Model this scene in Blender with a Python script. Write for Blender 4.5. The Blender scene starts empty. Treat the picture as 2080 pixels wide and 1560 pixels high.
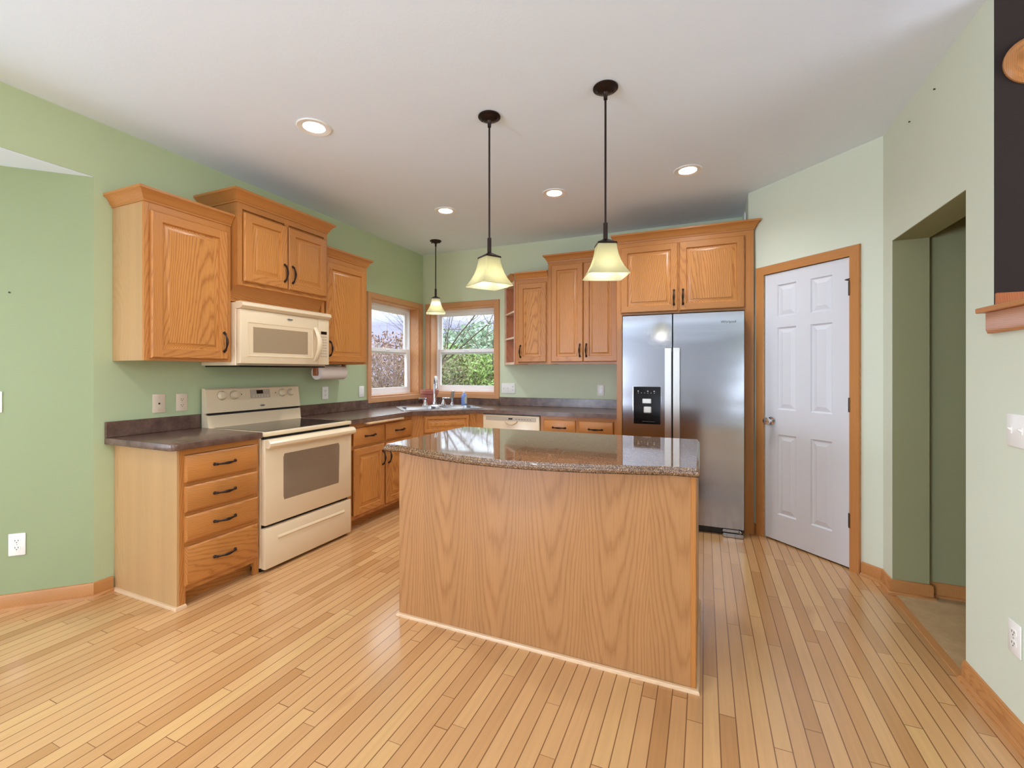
import bpy, bmesh, math, random
from mathutils import Vector, Matrix
R = math.radians
SC = bpy.context.scene
COL = SC.collection
random.seed(11)

# ------------------------------------------------------------------ camera, world, exposure
CAM = (3.2654, -4.7726, 1.3129)
YAW = 23.18
cd = bpy.data.cameras.new('camera'); cam = bpy.data.objects.new('camera', cd); COL.objects.link(cam)
cam.location = CAM; cam.rotation_euler = (R(90), 0, R(YAW))
cd.sensor_width = 36.0; cd.lens = 911.89 / 2080 * 36.0
cd.shift_y = -(780 - 754.0) / 2080
cd.clip_start = 0.02; cd.clip_end = 200
SC.camera = cam

w = bpy.data.worlds.new('sky'); SC.world = w; w.use_nodes = True
nt = w.node_tree; nt.nodes.clear()
out = nt.nodes.new('ShaderNodeOutputWorld'); bg = nt.nodes.new('ShaderNodeBackground')
tc = nt.nodes.new('ShaderNodeTexCoord'); sp = nt.nodes.new('ShaderNodeSeparateXYZ'); rp = nt.nodes.new('ShaderNodeValToRGB')
rp.color_ramp.elements[0].position = 0.10; rp.color_ramp.elements[0].color = (0.40, 0.42, 0.62, 1)
rp.color_ramp.elements[1].position = 0.22; rp.color_ramp.elements[1].color = (1.9, 2.2, 2.4, 1)
nt.links.new(tc.outputs['Generated'], sp.inputs[0]); nt.links.new(sp.outputs['Z'], rp.inputs[0])
nt.links.new(rp.outputs[0], bg.inputs['Color']); bg.inputs['Strength'].default_value = 1.75
nt.links.new(bg.outputs[0], out.inputs[0])

def area_light(name, loc, rot, sx, sy, power, color=(1, 1, 1)):
    ld = bpy.data.lights.new(name, 'AREA'); ld.shape = 'RECTANGLE'; ld.size = sx; ld.size_y = sy
    ld.energy = power; ld.color = color
    o = bpy.data.objects.new(name, ld); COL.objects.link(o); o.location = loc; o.rotation_euler = rot
    return o
# daylight of the bay and rear windows; side and left panels are added fill
DAY = (0.80, 0.93, 1.18)
area_light('daylight_bay', (-1.19, -5.36, 1.35), (R(100), 0, R(-90)), 1.55, 1.8, 32, DAY)
area_light('daylight_bay', (-0.62, -6.74, 1.35), (R(100), 0, R(-45)), 1.3, 1.8, 40, DAY)
area_light('daylight_rear', (0.42, -8.94, 1.5), (R(112), 0, 0), 0.8, 2.0, 60, DAY)
area_light('daylight_side', (4.24, -7.2, 1.5), (R(112), 0, R(90)), 2.6, 2.0, 70, DAY)  # added fill for the cabinet fronts and ceiling
area_light('daylight_left', (0.04, -8.2, 1.5), (R(105), 0, R(-90)), 1.5, 2.1, 360, DAY)  # added fill, placed to reach the kitchen but spare the bay wall
# added fill in the stairwell for the left wall and ceiling
area_light('daylight_stair', (6.45, -4.0, 2.0), (R(90), 0, R(90)), 2.2, 1.8, 80, (.96, .96, 1.0))
# added unseen spots behind the camera, brightening floor and island front
for lx, ly in ((1.1, -4.4), (3.1, -4.4), (2.1, -6.2)):
    ld = bpy.data.lights.new('can_light', 'SPOT'); ld.energy = 52; ld.spot_size = R(150); ld.spot_blend = 1.0; ld.shadow_soft_size = .06; ld.color = (.95, 1, 1.08)
    lo = bpy.data.objects.new('can_light', ld); COL.objects.link(lo); lo.location = (lx, ly, 2.745)
# portals at the two kitchen windows guide the sky light
for nm, loc, rot, sx, sy in (('portal_left', (-0.22, -0.53, 1.56), (R(90), 0, R(-90)), 0.9, 1.06),
                             ('portal_back', (0.556, 0.22, 1.57), (R(90), 0, R(180)), 0.9, 1.05)):
    o = area_light(nm, loc, rot, sx, sy, 1.0); o.data.cycles.is_portal = True

SC.view_settings.view_transform = 'Standard'; SC.view_settings.look = 'None'
SC.view_settings.exposure = 0.16; SC.view_settings.gamma = 1.0; SC.view_settings.use_curve_mapping = False
SC.cycles.use_denoising = True
SC.cycles.max_bounces = 12; SC.cycles.diffuse_bounces = 8; SC.cycles.glossy_bounces = 4
SC.cycles.transmission_bounces = 6; SC.cycles.transparent_max_bounces = 12
SC.cycles.caustics_reflective = False; SC.cycles.caustics_refractive = False
SC.cycles.sample_clamp_indirect = 6.0

# ------------------------------------------------------------------ materials
def lin(c):
    return tuple(((v / 255) / 12.92 if v / 255 <= 0.04045 else ((v / 255 + 0.055) / 1.055) ** 2.4) for v in c) + (1.0,)
class NT:
    def __init__(s, name):
        s.m = bpy.data.materials.new(name); s.m.use_nodes = True; s.t = s.m.node_tree; s.t.nodes.clear()
        s.o = s.n('ShaderNodeOutputMaterial'); s.b = s.n('ShaderNodeBsdfPrincipled'); s.l(s.b.outputs[0], s.o.inputs[0])
    def n(s, typ, **kw):
        x = s.t.nodes.new(typ)
        for k, v in kw.items(): setattr(x, k, v)
        return x
    def l(s, a, b): s.t.links.new(a, b)
    def setv(s, sock, v):
        if hasattr(v, 'is_output'): s.l(v, sock)
        else: sock.default_value = v
    def math(s, op, a, b=None, c=None):
        x = s.n('ShaderNodeMath', operation=op); s.setv(x.inputs[0], a)
        if b is not None: s.setv(x.inputs[1], b)
        if c is not None: s.setv(x.inputs[2], c)
        return x.outputs[0]
    def vmul(s, a, v):
        x = s.n('ShaderNodeVectorMath', operation='MULTIPLY'); s.l(a, x.inputs[0]); s.setv(x.inputs[1], v); return x.outputs[0]
    def vadd(s, a, v):
        x = s.n('ShaderNodeVectorMath', operation='ADD'); s.l(a, x.inputs[0]); s.setv(x.inputs[1], v); return x.outputs[0]
    def xyz(s, x, y, z):
        c = s.n('ShaderNodeCombineXYZ'); s.setv(c.inputs[0], x); s.setv(c.inputs[1], y); s.setv(c.inputs[2], z); return c.outputs[0]
    def noise(s, vec, scale, detail=2, rough=0.5):
        x = s.n('ShaderNodeTexNoise'); s.l(vec, x.inputs['Vector']); x.inputs['Scale'].default_value = scale
        x.inputs['Detail'].default_value = detail; x.inputs['Roughness'].default_value = rough; return x
    def ramp(s, fac, stops):
        x = s.n('ShaderNodeValToRGB'); e = x.color_ramp.elements
        while len(e) < len(stops): e.new(0.5)
        for k, (p, c) in enumerate(stops):
            e[k].position = p; e[k].color = c if len(c) == 4 else tuple(c) + (1,)
        s.l(fac, x.inputs[0]); return x.outputs[0]
    def mix(s, fac, a, b, mode='MIX'):
        x = s.n('ShaderNodeMix', data_type='RGBA', blend_type=mode)
        s.setv(x.inputs[0], fac); s.setv(x.inputs[6], a); s.setv(x.inputs[7], b); return x.outputs[2]
    def bump(s, h, strength=0.2, dist=0.002):
        x = s.n('ShaderNodeBump'); x.inputs['Strength'].default_value = strength; x.inputs['Distance'].default_value = dist
        s.l(h, x.inputs['Height']); s.l(x.outputs[0], s.b.inputs['Normal'])
    def P(s, color=None, rough=0.5, metal=0.0, ior=None, spec=None):
        if color is not None: s.setv(s.b.inputs['Base Color'], color)
        s.setv(s.b.inputs['Roughness'], rough); s.b.inputs['Metallic'].default_value = metal
        if ior: s.b.inputs['IOR'].default_value = ior
        if spec is not None: s.b.inputs['Specular IOR Level'].default_value = spec
        return s
    def obj(s): return s.n('ShaderNodeTexCoord').outputs['Object']
    def rand(s): return s.n('ShaderNodeObjectInfo').outputs['Random']

def plain(name, rgb, rough=0.5, metal=0.0, vary=0.04, scale=18, bump=0.0):
    m = NT(name); nz = m.noise(m.obj(), scale, 3)
    c = lin(rgb); a = tuple(min(1, v * (1 + vary)) for v in c[:3]) + (1,); b = tuple(v * (1 - vary) for v in c[:3]) + (1,)
    m.P(m.mix(nz.outputs['Fac'], b, a), rough, metal)
    if bump: m.bump(m.noise(m.obj(), scale * 6, 3).outputs['Fac'], bump, 0.002)
    return m.m

def oak(name, axis, light, dark, spacing=0.011, book=0.0, ring=0.6, rough=0.34, shift=0.0, fixed=False, cone=0.05, wob=0.016, vf=2.6):
    m = NT(name); o = m.obj(); s = m.n('ShaderNodeSeparateXYZ'); m.l(o, s.inputs[0])
    X, Y, Z = s.outputs
    if axis == 'z': p, q, g = X, Y, Z
    elif axis == 'x': p, q, g = Z, Y, X
    else: p, q, g = X, Z, Y
    rnd = 0.37 if fixed else m.rand()
    if book: fl = m.math('FLOOR', m.math('DIVIDE', m.math('ADD', p, 0.02), book)); p = m.math('SUBTRACT', m.math('MULTIPLY', m.math('FRACT', m.math('DIVIDE', m.math('ADD', p, 0.02), book)), book), book * 0.47); g = m.math('MULTIPLY_ADD', fl, 0.83, g)
    else:
        r1 = m.math('SUBTRACT', m.math('FRACT', m.math('MULTIPLY', rnd, 17.3)), 0.5)
        p = m.math('ADD', p, m.math('MULTIPLY_ADD', r1, 0.34, shift))
    r2 = m.math('MULTIPLY', m.math('FRACT', m.math('MULTIPLY', rnd, 41.7)), 9.0)
    q2 = m.math('ADD', q, 0.03)
    off = m.math('MULTIPLY', rnd, 23.0)
    gn = m.math('ADD', g, r2)
    nz = m.noise(m.vadd(m.xyz(m.math('MULTIPLY', p, 16.0), m.math('MULTIPLY', q, 16.0), m.math('MULTIPLY', gn, vf)), m.xyz(off, off, off)), 1.0, 3, 0.6)
    lw = m.noise(m.xyz(off, 0.0, m.math('MULTIPLY', gn, 1.3)), 1.0, 1)
    pc = m.math('ADD', p, m.math('MULTIPLY_ADD', lw.outputs['Fac'], 0.08, -0.04))
    d = m.n('ShaderNodeVectorMath', operation='LENGTH'); m.l(m.xyz(pc, q2, 0.0), d.inputs[0])
    rr = m.math('DIVIDE', m.math('MULTIPLY_ADD', gn, cone, m.math('MULTIPLY_ADD', nz.outputs['Fac'], wob, d.outputs['Value'])), spacing)
    fr = m.math('FRACT', rr)
    rg = m.ramp(fr, [(0.0, (.45,) * 3), (0.22, (.05,) * 3), (0.6, (.12,) * 3), (0.86, (1,) * 3), (1.0, (.45,) * 3)])
    pv = m.xyz(p, q, m.math('MULTIPLY', g, 0.035))
    pn = m.noise(m.vadd(m.vmul(pv, (260, 260, 200)), m.xyz(off, off, off)), 1.0, 2, 0.6)
    po = m.ramp(pn.outputs['Fac'], [(0.5, (0,) * 3), (0.68, (1,) * 3)])
    tn = m.noise(m.vadd(m.vmul(pv, (9, 9, 9)), m.xyz(off, 0.0, off)), 1.0, 2)
    fac = m.math('MULTIPLY_ADD', po, 0.22, m.math('MULTIPLY', rg, ring))
    col = m.mix(m.math('MINIMUM', fac, 1.0), lin(light), lin(dark))
    tone = m.math('MULTIPLY_ADD', tn.outputs['Fac'], 0.30, 0.85)
    rt = m.math('MULTIPLY_ADD', m.math('FRACT', m.math('MULTIPLY', rnd, 7.7)), 0.12, 0.94)
    col = m.mix(1.0, col, m.xyz(m.math('MULTIPLY', tone, rt), m.math('MULTIPLY', tone, rt), m.math('MULTIPLY', tone, rt)), 'MULTIPLY')
    m.P(col, rough, spec=0.45)
    m.bump(m.math('MULTIPLY_ADD', po, -0.6, fr), 0.05, 0.0006)
    return m.m

OL, OD = (190, 128, 66), (146, 84, 36)
M = {}
M['oak_v'] = oak('honey_oak_upright', 'z', OL, OD, 0.0055)
M['oak_h'] = oak('honey_oak_level', 'x', OL, OD, 0.006)
M['oak_p'] = oak('honey_oak_panel', 'z', (196, 134, 68), (148, 84, 34), 0.0072, ring=0.7)
M['oak_d'] = oak('honey_oak_depth', 'y', OL, OD, 0.006)
M['oak_side'] = oak('pale_oak_end_panel', 'z', (186, 147, 100), (166, 124, 77), 0.005, ring=0.35, cone=0.02)
M['oak_isl'] = oak('oak_veneer_sheet', 'z', (172, 124, 78), (134, 86, 46), 0.0048, book=0.285, ring=0.5, rough=0.33, cone=-0.022, wob=0.008, vf=1.5)
M['oak_tv'] = oak('oak_trim_upright', 'z', (192, 134, 78), (150, 92, 46), 0.005)
M['oak_th'] = oak('oak_trim_level', 'x', (192, 134, 78), (150, 92, 46), 0.005)
M['oak_ty'] = oak('oak_trim_depth', 'y', (192, 134, 78), (150, 92, 46), 0.005)
M['oak_wv'] = oak('window_oak_upright', 'z', (206, 152, 106), (176, 122, 78), 0.005, ring=0.5)  # oak lightened: window glare is put into the colour
M['oak_wh'] = oak('window_oak_level', 'x', (206, 152, 106), (176, 122, 78), 0.005, ring=0.5)  # same glare-lightened oak, level grain
M['shelf_pale'] = oak('pale_shelf_edge', 'x', (226, 200, 172), (206, 174, 142), 0.005, ring=0.3)  # paled in colour to look lit by the window
M['oak_pale'] = oak('pale_shoe_wood', 'x', (214, 180, 142), (190, 150, 110), 0.005, ring=0.4)
M['oak_in'] = oak('reddish_oak_inside', 'z', (176, 104, 62), (140, 78, 42), 0.006)
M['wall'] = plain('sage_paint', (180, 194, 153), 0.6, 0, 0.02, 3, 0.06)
M['wall_mid'] = plain('light_sage_paint', (206, 215, 184), 0.6, 0, 0.02, 3, 0.06)  # sage lightened to stand in for brighter light on the back wall
M['wall_grey'] = plain('warm_grey_paint', (150, 150, 152), 0.6, 0, 0.02, 3, 0.06)  # grey picked so the unseen rear wall reflects neutral in the fridge
M['wall_pale'] = plain('pale_sage_paint', (211, 218, 198), 0.6, 0, 0.02, 3, 0.06)  # sage raised again; pantry and right wall light put into the colour
M['wall_hall'] = plain('olive_hall_paint', (150, 150, 110), 0.6, 0, 0.02, 3, 0.06)  # shade of the hall and its jamb put into the colour
M['wall_deep'] = plain('deep_sage_paint', (147, 158, 116), 0.6, 0, 0.02, 3, 0.06)  # sage darkened in colour to offset strong light on the bay wall
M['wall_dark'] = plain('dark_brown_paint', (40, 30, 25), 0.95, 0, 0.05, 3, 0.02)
M['white'] = plain('white_paint', (214, 216, 221), 0.45, 0, 0.015, 6, 0.02)
M['plate'] = plain('white_plastic', (238, 236, 230), 0.3, 0, 0.01)
M['ivory'] = plain('ivory_plastic', (226, 208, 184), 0.35, 0, 0.01)
M['slot'] = plain('dark_slot', (38, 32, 28), 0.5)
M['bisque'] = plain('bisque_enamel', (224, 204, 170), 0.22, 0, 0.01)
M['bisque_g'] = plain('greyed_bisque_plastic', (180, 167, 148), 0.3, 0, 0.02)
M['dial_grey'] = plain('dial_grey', (138, 126, 108), 0.4, 0, 0.02)
M['micro_glass'] = plain('tinted_microwave_window', (160, 140, 112), 0.12, 0, 0.04, 60)
M['oven_glass'] = plain('smoked_oven_window', (134, 115, 95), 0.08, 0, 0.06, 8)  # grey-beige room reflections put into the glass colour
M['black_glass'] = plain('black_ceramic_glass', (30, 28, 27), 0.06)
M['black'] = plain('black_plastic', (16, 15, 15), 0.25)
M['black_gloss'] = plain('gloss_black_panel', (8, 8, 9), 0.08)
M['gap'] = plain('shadow_gap_rubber', (14, 11, 10), 0.8)  # near-black fill that paints the shade in the range gaps
M['bronze'] = plain('oil_rubbed_bronze', (46, 34, 28), 0.35, 0.7, 0.25, 60)
M['chrome'] = plain('polished_chrome', (220, 220, 222), 0.08, 1.0, 0.01)
M['steel_sink'] = plain('satin_sink_steel', (190, 192, 195), 0.25, 1.0, 0.03)
M['nickel'] = plain('satin_handle_steel', (205, 202, 195), 0.32, 1.0, 0.03)
M['hinge'] = plain('aged_brass_hinge', (92, 70, 52), 0.4, 0.8, 0.1)
M['terracotta'] = plain('terracotta', (176, 106, 92), 0.8, 0, 0.12, 30, 0.1)
M['paper'] = plain('paper_towel', (236, 226, 216), 0.9, 0, 0.02, 60, 0.3)
M['blue_plastic'] = plain('blue_bottle_plastic', (120, 146, 206), 0.3)
M['label'] = plain('bottle_label', (206, 206, 190), 0.5, 0, 0.25, 70)
M['vinyl'] = plain('white_vinyl', (240, 241, 244), 0.35, 0, 0.01)
M['silver'] = plain('badge_silver', (200, 196, 186), 0.3, 0.6, 0.02)
M['bark'] = plain('bark', (96, 84, 74), 0.9, 0, 0.3, 20)
M['twig'] = plain('reddish_twig', (136, 110, 98), 0.9, 0, 0.25, 6)
M['lawn'] = plain('lawn_grass', (120, 132, 84), 0.9, 0, 0.2, 4)

def leafmat(name, a, b):
    m = NT(name); m.P(m.mix(m.noise(m.obj(), 3.5, 3).outputs['Fac'], lin(a), lin(b)), 0.7); return m.m
M['leaf'] = leafmat('leaf_green', (112, 136, 66), (166, 184, 108))
M['leaf_brown'] = leafmat('leaf_brown', (132, 102, 90), (168, 132, 118))
M['leaf_mix'] = leafmat('leaf_mixed', (116, 106, 76), (142, 150, 92))
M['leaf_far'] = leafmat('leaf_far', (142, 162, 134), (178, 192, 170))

def ceiling_mat():
    m = NT('ceiling_texture_paint'); o = m.obj()
    m.P(lin((228, 239, 250)), 0.75); m.bump(m.noise(o, 70, 4, 0.6).outputs['Fac'], 0.14, 0.004); return m.m
M['ceiling'] = ceiling_mat()

def floor_mat():
    m = NT('maple_strip_floor'); o = m.obj(); s = m.n('ShaderNodeSeparateXYZ'); m.l(o, s.inputs[0]); X, Y, Z = s.outputs
    W = 0.0572
    px = m.math('DIVIDE', X, W); row = m.math('FLOOR', px); fx = m.math('FRACT', px)
    wn = m.n('ShaderNodeTexWhiteNoise', noise_dimensions='1D'); m.l(row, wn.inputs['W']); r1 = wn.outputs['Value']
    py = m.math('DIVIDE', m.math('ADD', Y, m.math('MULTIPLY', r1, 7.0)), m.math('MULTIPLY_ADD', m.math('FRACT', m.math('MULTIPLY', r1, 9.1)), 0.55, 0.55))
    seg = m.math('FLOOR', py); fy = m.math('FRACT', py)
    wn2 = m.n('ShaderNodeTexWhiteNoise', noise_dimensions='2D'); m.l(m.xyz(row, seg, 0.0), wn2.inputs['Vector'])
    rc = m.n('ShaderNodeSeparateColor'); m.l(wn2.outputs['Color'], rc.inputs[0]); a, b, c = rc.outputs
    base = m.ramp(a, [(0.0, lin((180, 131, 82))), (0.14, lin((192, 144, 95))), (0.5, lin((200, 153, 103))), (0.85, lin((205, 159, 108))), (1.0, lin((209, 166, 111)))])
    off = m.xyz(m.math('MULTIPLY', b, 40.0), m.math('MULTIPLY', c, 40.0), 0.0)
    gv = m.vadd(m.vmul(o, (60, 3.2, 1)), off)
    gn = m.noise(gv, 1.0, 4, 0.6); bn = m.noise(m.vadd(m.vmul(o, (9, 2.2, 1)), off), 1.0, 2)
    dark = m.ramp(bn.outputs['Fac'], [(0.60, (0,) * 3), (0.80, (1,) * 3)])
    pick = m.math('GREATER_THAN', c, 0.80)
    col = m.mix(m.math('MULTIPLY', m.math('MULTIPLY', dark, pick), 0.6), base, lin((150, 96, 54)))
    tone = m.math('MULTIPLY_ADD', gn.outputs['Fac'], 0.30, 0.85)
    col = m.mix(1.0, col, m.xyz(tone, tone, tone), 'MULTIPLY')
    ex = m.math('MINIMUM', fx, m.math('SUBTRACT', 1.0, fx)); gx = m.math('LESS_THAN', ex, 0.036)
    ey = m.math('MINIMUM', fy, m.math('SUBTRACT', 1.0, fy)); gy = m.math('LESS_THAN', ey, 0.0016)
    gap = m.math('MAXIMUM', gx, gy)
    col = m.mix(m.math('MULTIPLY', gap, 0.8), col, lin((98, 58, 30)))
    rg = m.math('MULTIPLY_ADD', gn.outputs['Fac'], 0.10, 0.17)
    m.P(col, rg, spec=0.5); m.b.inputs['Coat Weight'].default_value = 0.35; m.b.inputs['Coat Roughness'].default_value = 0.16
    m.bump(m.math('SUBTRACT', m.math('MULTIPLY', bn.outputs['Fac'], 0.3), gap), 0.12, 0.001)
    return m.m
M['floor'] = floor_mat()

def granite_mat():
    m = NT('brown_granite'); o = m.obj()
    v = m.n('ShaderNodeTexVoronoi'); m.l(o, v.inputs['Vector']); v.inputs['Scale'].default_value = 380
    s = m.n('ShaderNodeSeparateColor'); m.l(v.outputs['Color'], s.inputs[0])
    c = m.ramp(s.outputs[0], [(0.0, lin((40, 28, 23))), (0.3, lin((88, 62, 46))), (0.6, lin((128, 94, 66))), (0.85, lin((168, 132, 96))), (1.0, lin((200, 172, 140)))])
    c = m.mix(m.math('MULTIPLY', m.noise(o, 60, 3).outputs['Fac'], 0.5), c, lin((92, 66, 50)))
    m.P(c, 0.05, ior=1.85)
    return m.m
M['granite'] = granite_mat()
def laminate_mat():
    m = NT('brown_laminate'); o = m.obj(); n1 = m.noise(o, 14, 5, 0.65)
    c = m.ramp(n1.outputs['Fac'], [(0.3, lin((80, 58, 48))), (0.55, lin((104, 79, 67))), (0.75, lin((124, 97, 84)))])
    m.P(c, 0.24, ior=1.55); return m.m
M['laminate'] = laminate_mat()
def steel_mat():
    m = NT('brushed_stainless'); o = m.obj()
    n1 = m.noise(m.vmul(o, (3, 3, 420)), 1.0, 2)
    big = m.noise(m.vmul(o, (0.7, 0.7, 4.0)), 1.0, 1)
    m.P(m.mix(n1.outputs['Fac'], (0.36, 0.36, 0.372, 1), (0.43, 0.43, 0.442, 1)), 0.15, 1.0)
    m.bump(m.math('MULTIPLY_ADD', n1.outputs['Fac'], 0.006, big.outputs['Fac']), 0.22, 0.03); return m.m
M['steel'] = steel_mat()
def carpet_mat():
    m = NT('tan_carpet'); o = m.obj(); n1 = m.noise(o, 9, 4, 0.7); n2 = m.noise(o, 300, 2)
    m.P(m.mix(n1.outputs['Fac'], lin((170, 134, 86)), lin((216, 182, 134))), 0.95); m.bump(n2.outputs['Fac'], 0.8, 0.01); return m.m
M['carpet'] = carpet_mat()
def emit(name, rgb, st):
    m = NT(name); m.P(lin(rgb), 0.5); m.b.inputs['Emission Color'].default_value = lin(rgb); m.b.inputs['Emission Strength'].default_value = st; return m.m
M['lens'] = emit('lit_lamp_lens', (255, 252, 244), 9.0)
M['bulb'] = emit('lit_bulb', (255, 246, 226), 3.0)
def shade_mat():
    m = NT('alabaster_glass'); n1 = m.noise(m.obj(), 24, 4, 0.6)
    col = m.mix(n1.outputs['Fac'], lin((206, 202, 164)), lin((222, 220, 196)))
    d = m.n('ShaderNodeBsdfDiffuse'); t = m.n('ShaderNodeBsdfTranslucent'); g = m.n('ShaderNodeBsdfGlossy'); g.inputs['Roughness'].default_value = 0.2
    m.l(col, d.inputs[0]); m.l(col, t.inputs[0])
    x = m.n('ShaderNodeMixShader'); x.inputs[0].default_value = 0.72; m.l(d.outputs[0], x.inputs[1]); m.l(t.outputs[0], x.inputs[2])
    y = m.n('ShaderNodeMixShader'); y.inputs[0].default_value = 0.06; m.l(x.outputs[0], y.inputs[1]); m.l(g.outputs[0], y.inputs[2])
    m.l(y.outputs[0], m.o.inputs[0]); return m.m
M['shade'] = shade_mat()
def glass_mat():
    m = NT('window_glass'); t = m.n('ShaderNodeBsdfTransparent'); t.inputs[0].default_value = (0.97, 0.98, 0.98, 1)
    g = m.n('ShaderNodeBsdfGlossy'); g.inputs['Roughness'].default_value = 0.01; f = m.n('ShaderNodeFresnel'); f.inputs[0].default_value = 1.35
    gb = m.n('ShaderNodeNewGeometry'); x = m.n('ShaderNodeMixShader'); m.l(m.math('MULTIPLY', f.outputs[0], m.math('SUBTRACT', 1.0, gb.outputs['Backfacing'])), x.inputs[0]); m.l(t.outputs[0], x.inputs[1]); m.l(g.outputs[0], x.inputs[2])
    m.l(x.outputs[0], m.o.inputs[0]); return m.m
M['glass'] = glass_mat()

# ------------------------------------------------------------------ mesh helpers
class MB:
    def __init__(s): s.bm = bmesh.new()
    def face(s, pts, m=0):
        f = s.bm.faces.new([s.bm.verts.new(p) for p in pts]); f.material_index = m; return f
    def box(s, x0, x1, y0, y1, z0, z1, m=0, bev=0.0, seg=1):
        x0, x1 = sorted((x0, x1)); y0, y1 = sorted((y0, y1)); z0, z1 = sorted((z0, z1))
        v = [s.bm.verts.new(p) for p in ((x0, y0, z0), (x1, y0, z0), (x1, y1, z0), (x0, y1, z0), (x0, y0, z1), (x1, y0, z1), (x1, y1, z1), (x0, y1, z1))]
        fs = [s.bm.faces.new([v[i] for i in q]) for q in ((3, 2, 1, 0), (4, 5, 6, 7), (0, 1, 5, 4), (1, 2, 6, 5), (2, 3, 7, 6), (3, 0, 4, 7))]
        for f in fs: f.material_index = m
        if bev:
            es = list({e for f in fs for e in f.edges})
            r = bmesh.ops.bevel(s.bm, geom=es, offset=bev, segments=seg, affect='EDGES', profile=0.5)
            for f in r['faces']: f.material_index = m
        return s
    def prism(s, poly, z0, z1, m=0, ms=None, bev=0.0, seg=2):
        a = [s.bm.verts.new((p[0], p[1], z0)) for p in poly]; b = [s.bm.verts.new((p[0], p[1], z1)) for p in poly]
        n = len(poly); t = s.bm.faces.new(b); t.material_index = m; u = s.bm.faces.new(a[::-1]); u.material_index = m
        for i in range(n):
            f = s.bm.faces.new((a[i], a[(i + 1) % n], b[(i + 1) % n], b[i])); f.material_index = m if ms is None else ms
        if bev: bmesh.ops.bevel(s.bm, geom=list(t.edges) + list(u.edges), offset=bev, segments=seg, affect='EDGES', profile=0.5)
        return s
    def prof_x(s, prof, x0, x1, m=0):   # profile in (y,z) extruded along x
        a = [s.bm.verts.new((x0, p[0], p[1])) for p in prof]; b = [s.bm.verts.new((x1, p[0], p[1])) for p in prof]
        n = len(prof)
        for f in (s.bm.faces.new(a), s.bm.faces.new(b[::-1])): f.material_index = m
        for i in range(n):
            s.bm.faces.new((a[i], b[i], b[(i + 1) % n], a[(i + 1) % n])).material_index = m
        return s
    def lathe(s, prof, c=(0, 0, 0), ax='z', seg=24, m=0, close=True):
        rings = []
        for r, h in prof:
            ring = []
            for k in range(seg):
                t = 2 * math.pi * k / seg; u, v = max(r, 1e-5) * math.cos(t), max(r, 1e-5) * math.sin(t)
                p = (u, v, h) if ax == 'z' else ((u, -h, v) if ax == 'y' else (h, u, v))
                ring.append(s.bm.verts.new((c[0] + p[0], c[1] + p[1], c[2] + p[2])))
            rings.append(ring)
        for a, b in zip(rings, rings[1:]):
            for k in range(seg): s.bm.faces.new((a[k], a[(k + 1) % seg], b[(k + 1) % seg], b[k])).material_index = m
        if close:
            for ring in (rings[0], rings[-1]): s.bm.faces.new(ring).material_index = m
        return s
    def tube(s, pts, rad, seg=8, m=0):
        pts = [Vector(p) for p in pts]; n = len(pts)
        if not isinstance(rad, (list, tuple)): rad = [rad] * n
        rings = []; up = None
        for i, p in enumerate(pts):
            d = (pts[min(i + 1, n - 1)] - pts[max(i - 1, 0)])
            d = d.normalized() if d.length > 1e-9 else Vector((0, 0, 1))
            if up is None: up = d.orthogonal().normalized()
            else:
                up = up - d * up.dot(d); up = up.normalized() if up.length > 1e-6 else d.orthogonal().normalized()
            w_ = d.cross(up)
            rings.append([s.bm.verts.new(p + (up * math.cos(2 * math.pi * k / seg) + w_ * math.sin(2 * math.pi * k / seg)) * rad[i]) for k in range(seg)])
        for a, b in zip(rings, rings[1:]):
            for k in range(seg): s.bm.faces.new((a[k], a[(k + 1) % seg], b[(k + 1) % seg], b[k])).material_index = m
        for ring in (rings[0], rings[-1]): s.bm.faces.new(ring).material_index = m
        return s
    def sweep(s, prof, path, closed=False, plane='xy', m=0, ms=None):
        n = len(path); P = [Vector((p[0], p[1])) for p in path]; rings = []
        def nr(a, b):
            d = (b - a).normalized(); return Vector((d.y, -d.x))
        for i in range(n):
            ns = []
            if closed or i > 0: ns.append(nr(P[i - 1], P[i]))
            if closed or i < n - 1: ns.append(nr(P[i], P[(i + 1) % n]))
            if len(ns) == 2:
                b = ns[0] + ns[1]; k = b / max(b.dot(ns[0]), 0.2)
            else: k = ns[0]
            ring = []
            for o_, h in prof:
                q = P[i] + k * o_
                ring.append(s.bm.verts.new((q.x, q.y, h) if plane == 'xy' else (q.x, -h, q.y)))
            rings.append(ring)
        np_ = len(prof); rng = range(n) if closed else range(n - 1)
        for i in rng:
            a, b = rings[i], rings[(i + 1) % n]; mm = m if ms is None else ms[i]
            for k in range(np_): s.bm.faces.new((a[k], a[(k + 1) % np_], b[(k + 1) % np_], b[k])).material_index = mm
        if not closed:
            for ring in (rings[0], rings[-1]): s.bm.faces.new(ring).material_index = m
        return s
    def rings_rect(s, rings, mats=(0, 0), cap=0, back=True):
        """nested rectangles (x0,x1,z0,z1,y); mats=(side strips, top and bottom strips)"""
        vs = [[s.bm.verts.new(p) for p in ((a, y, c), (b, y, c), (b, y, d), (a, y, d))] for a, b, c, d, y in rings]
        for u, v in zip(vs, vs[1:]):
            for k in range(4):
                s.bm.faces.new((u[k], u[(k + 1) % 4], v[(k + 1) % 4], v[k])).material_index = mats[0] if k % 2 else mats[1]
        s.bm.faces.new(vs[-1]).material_index = cap
        if back: s.bm.faces.new(vs[0][::-1]).material_index = cap
        return s
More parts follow.
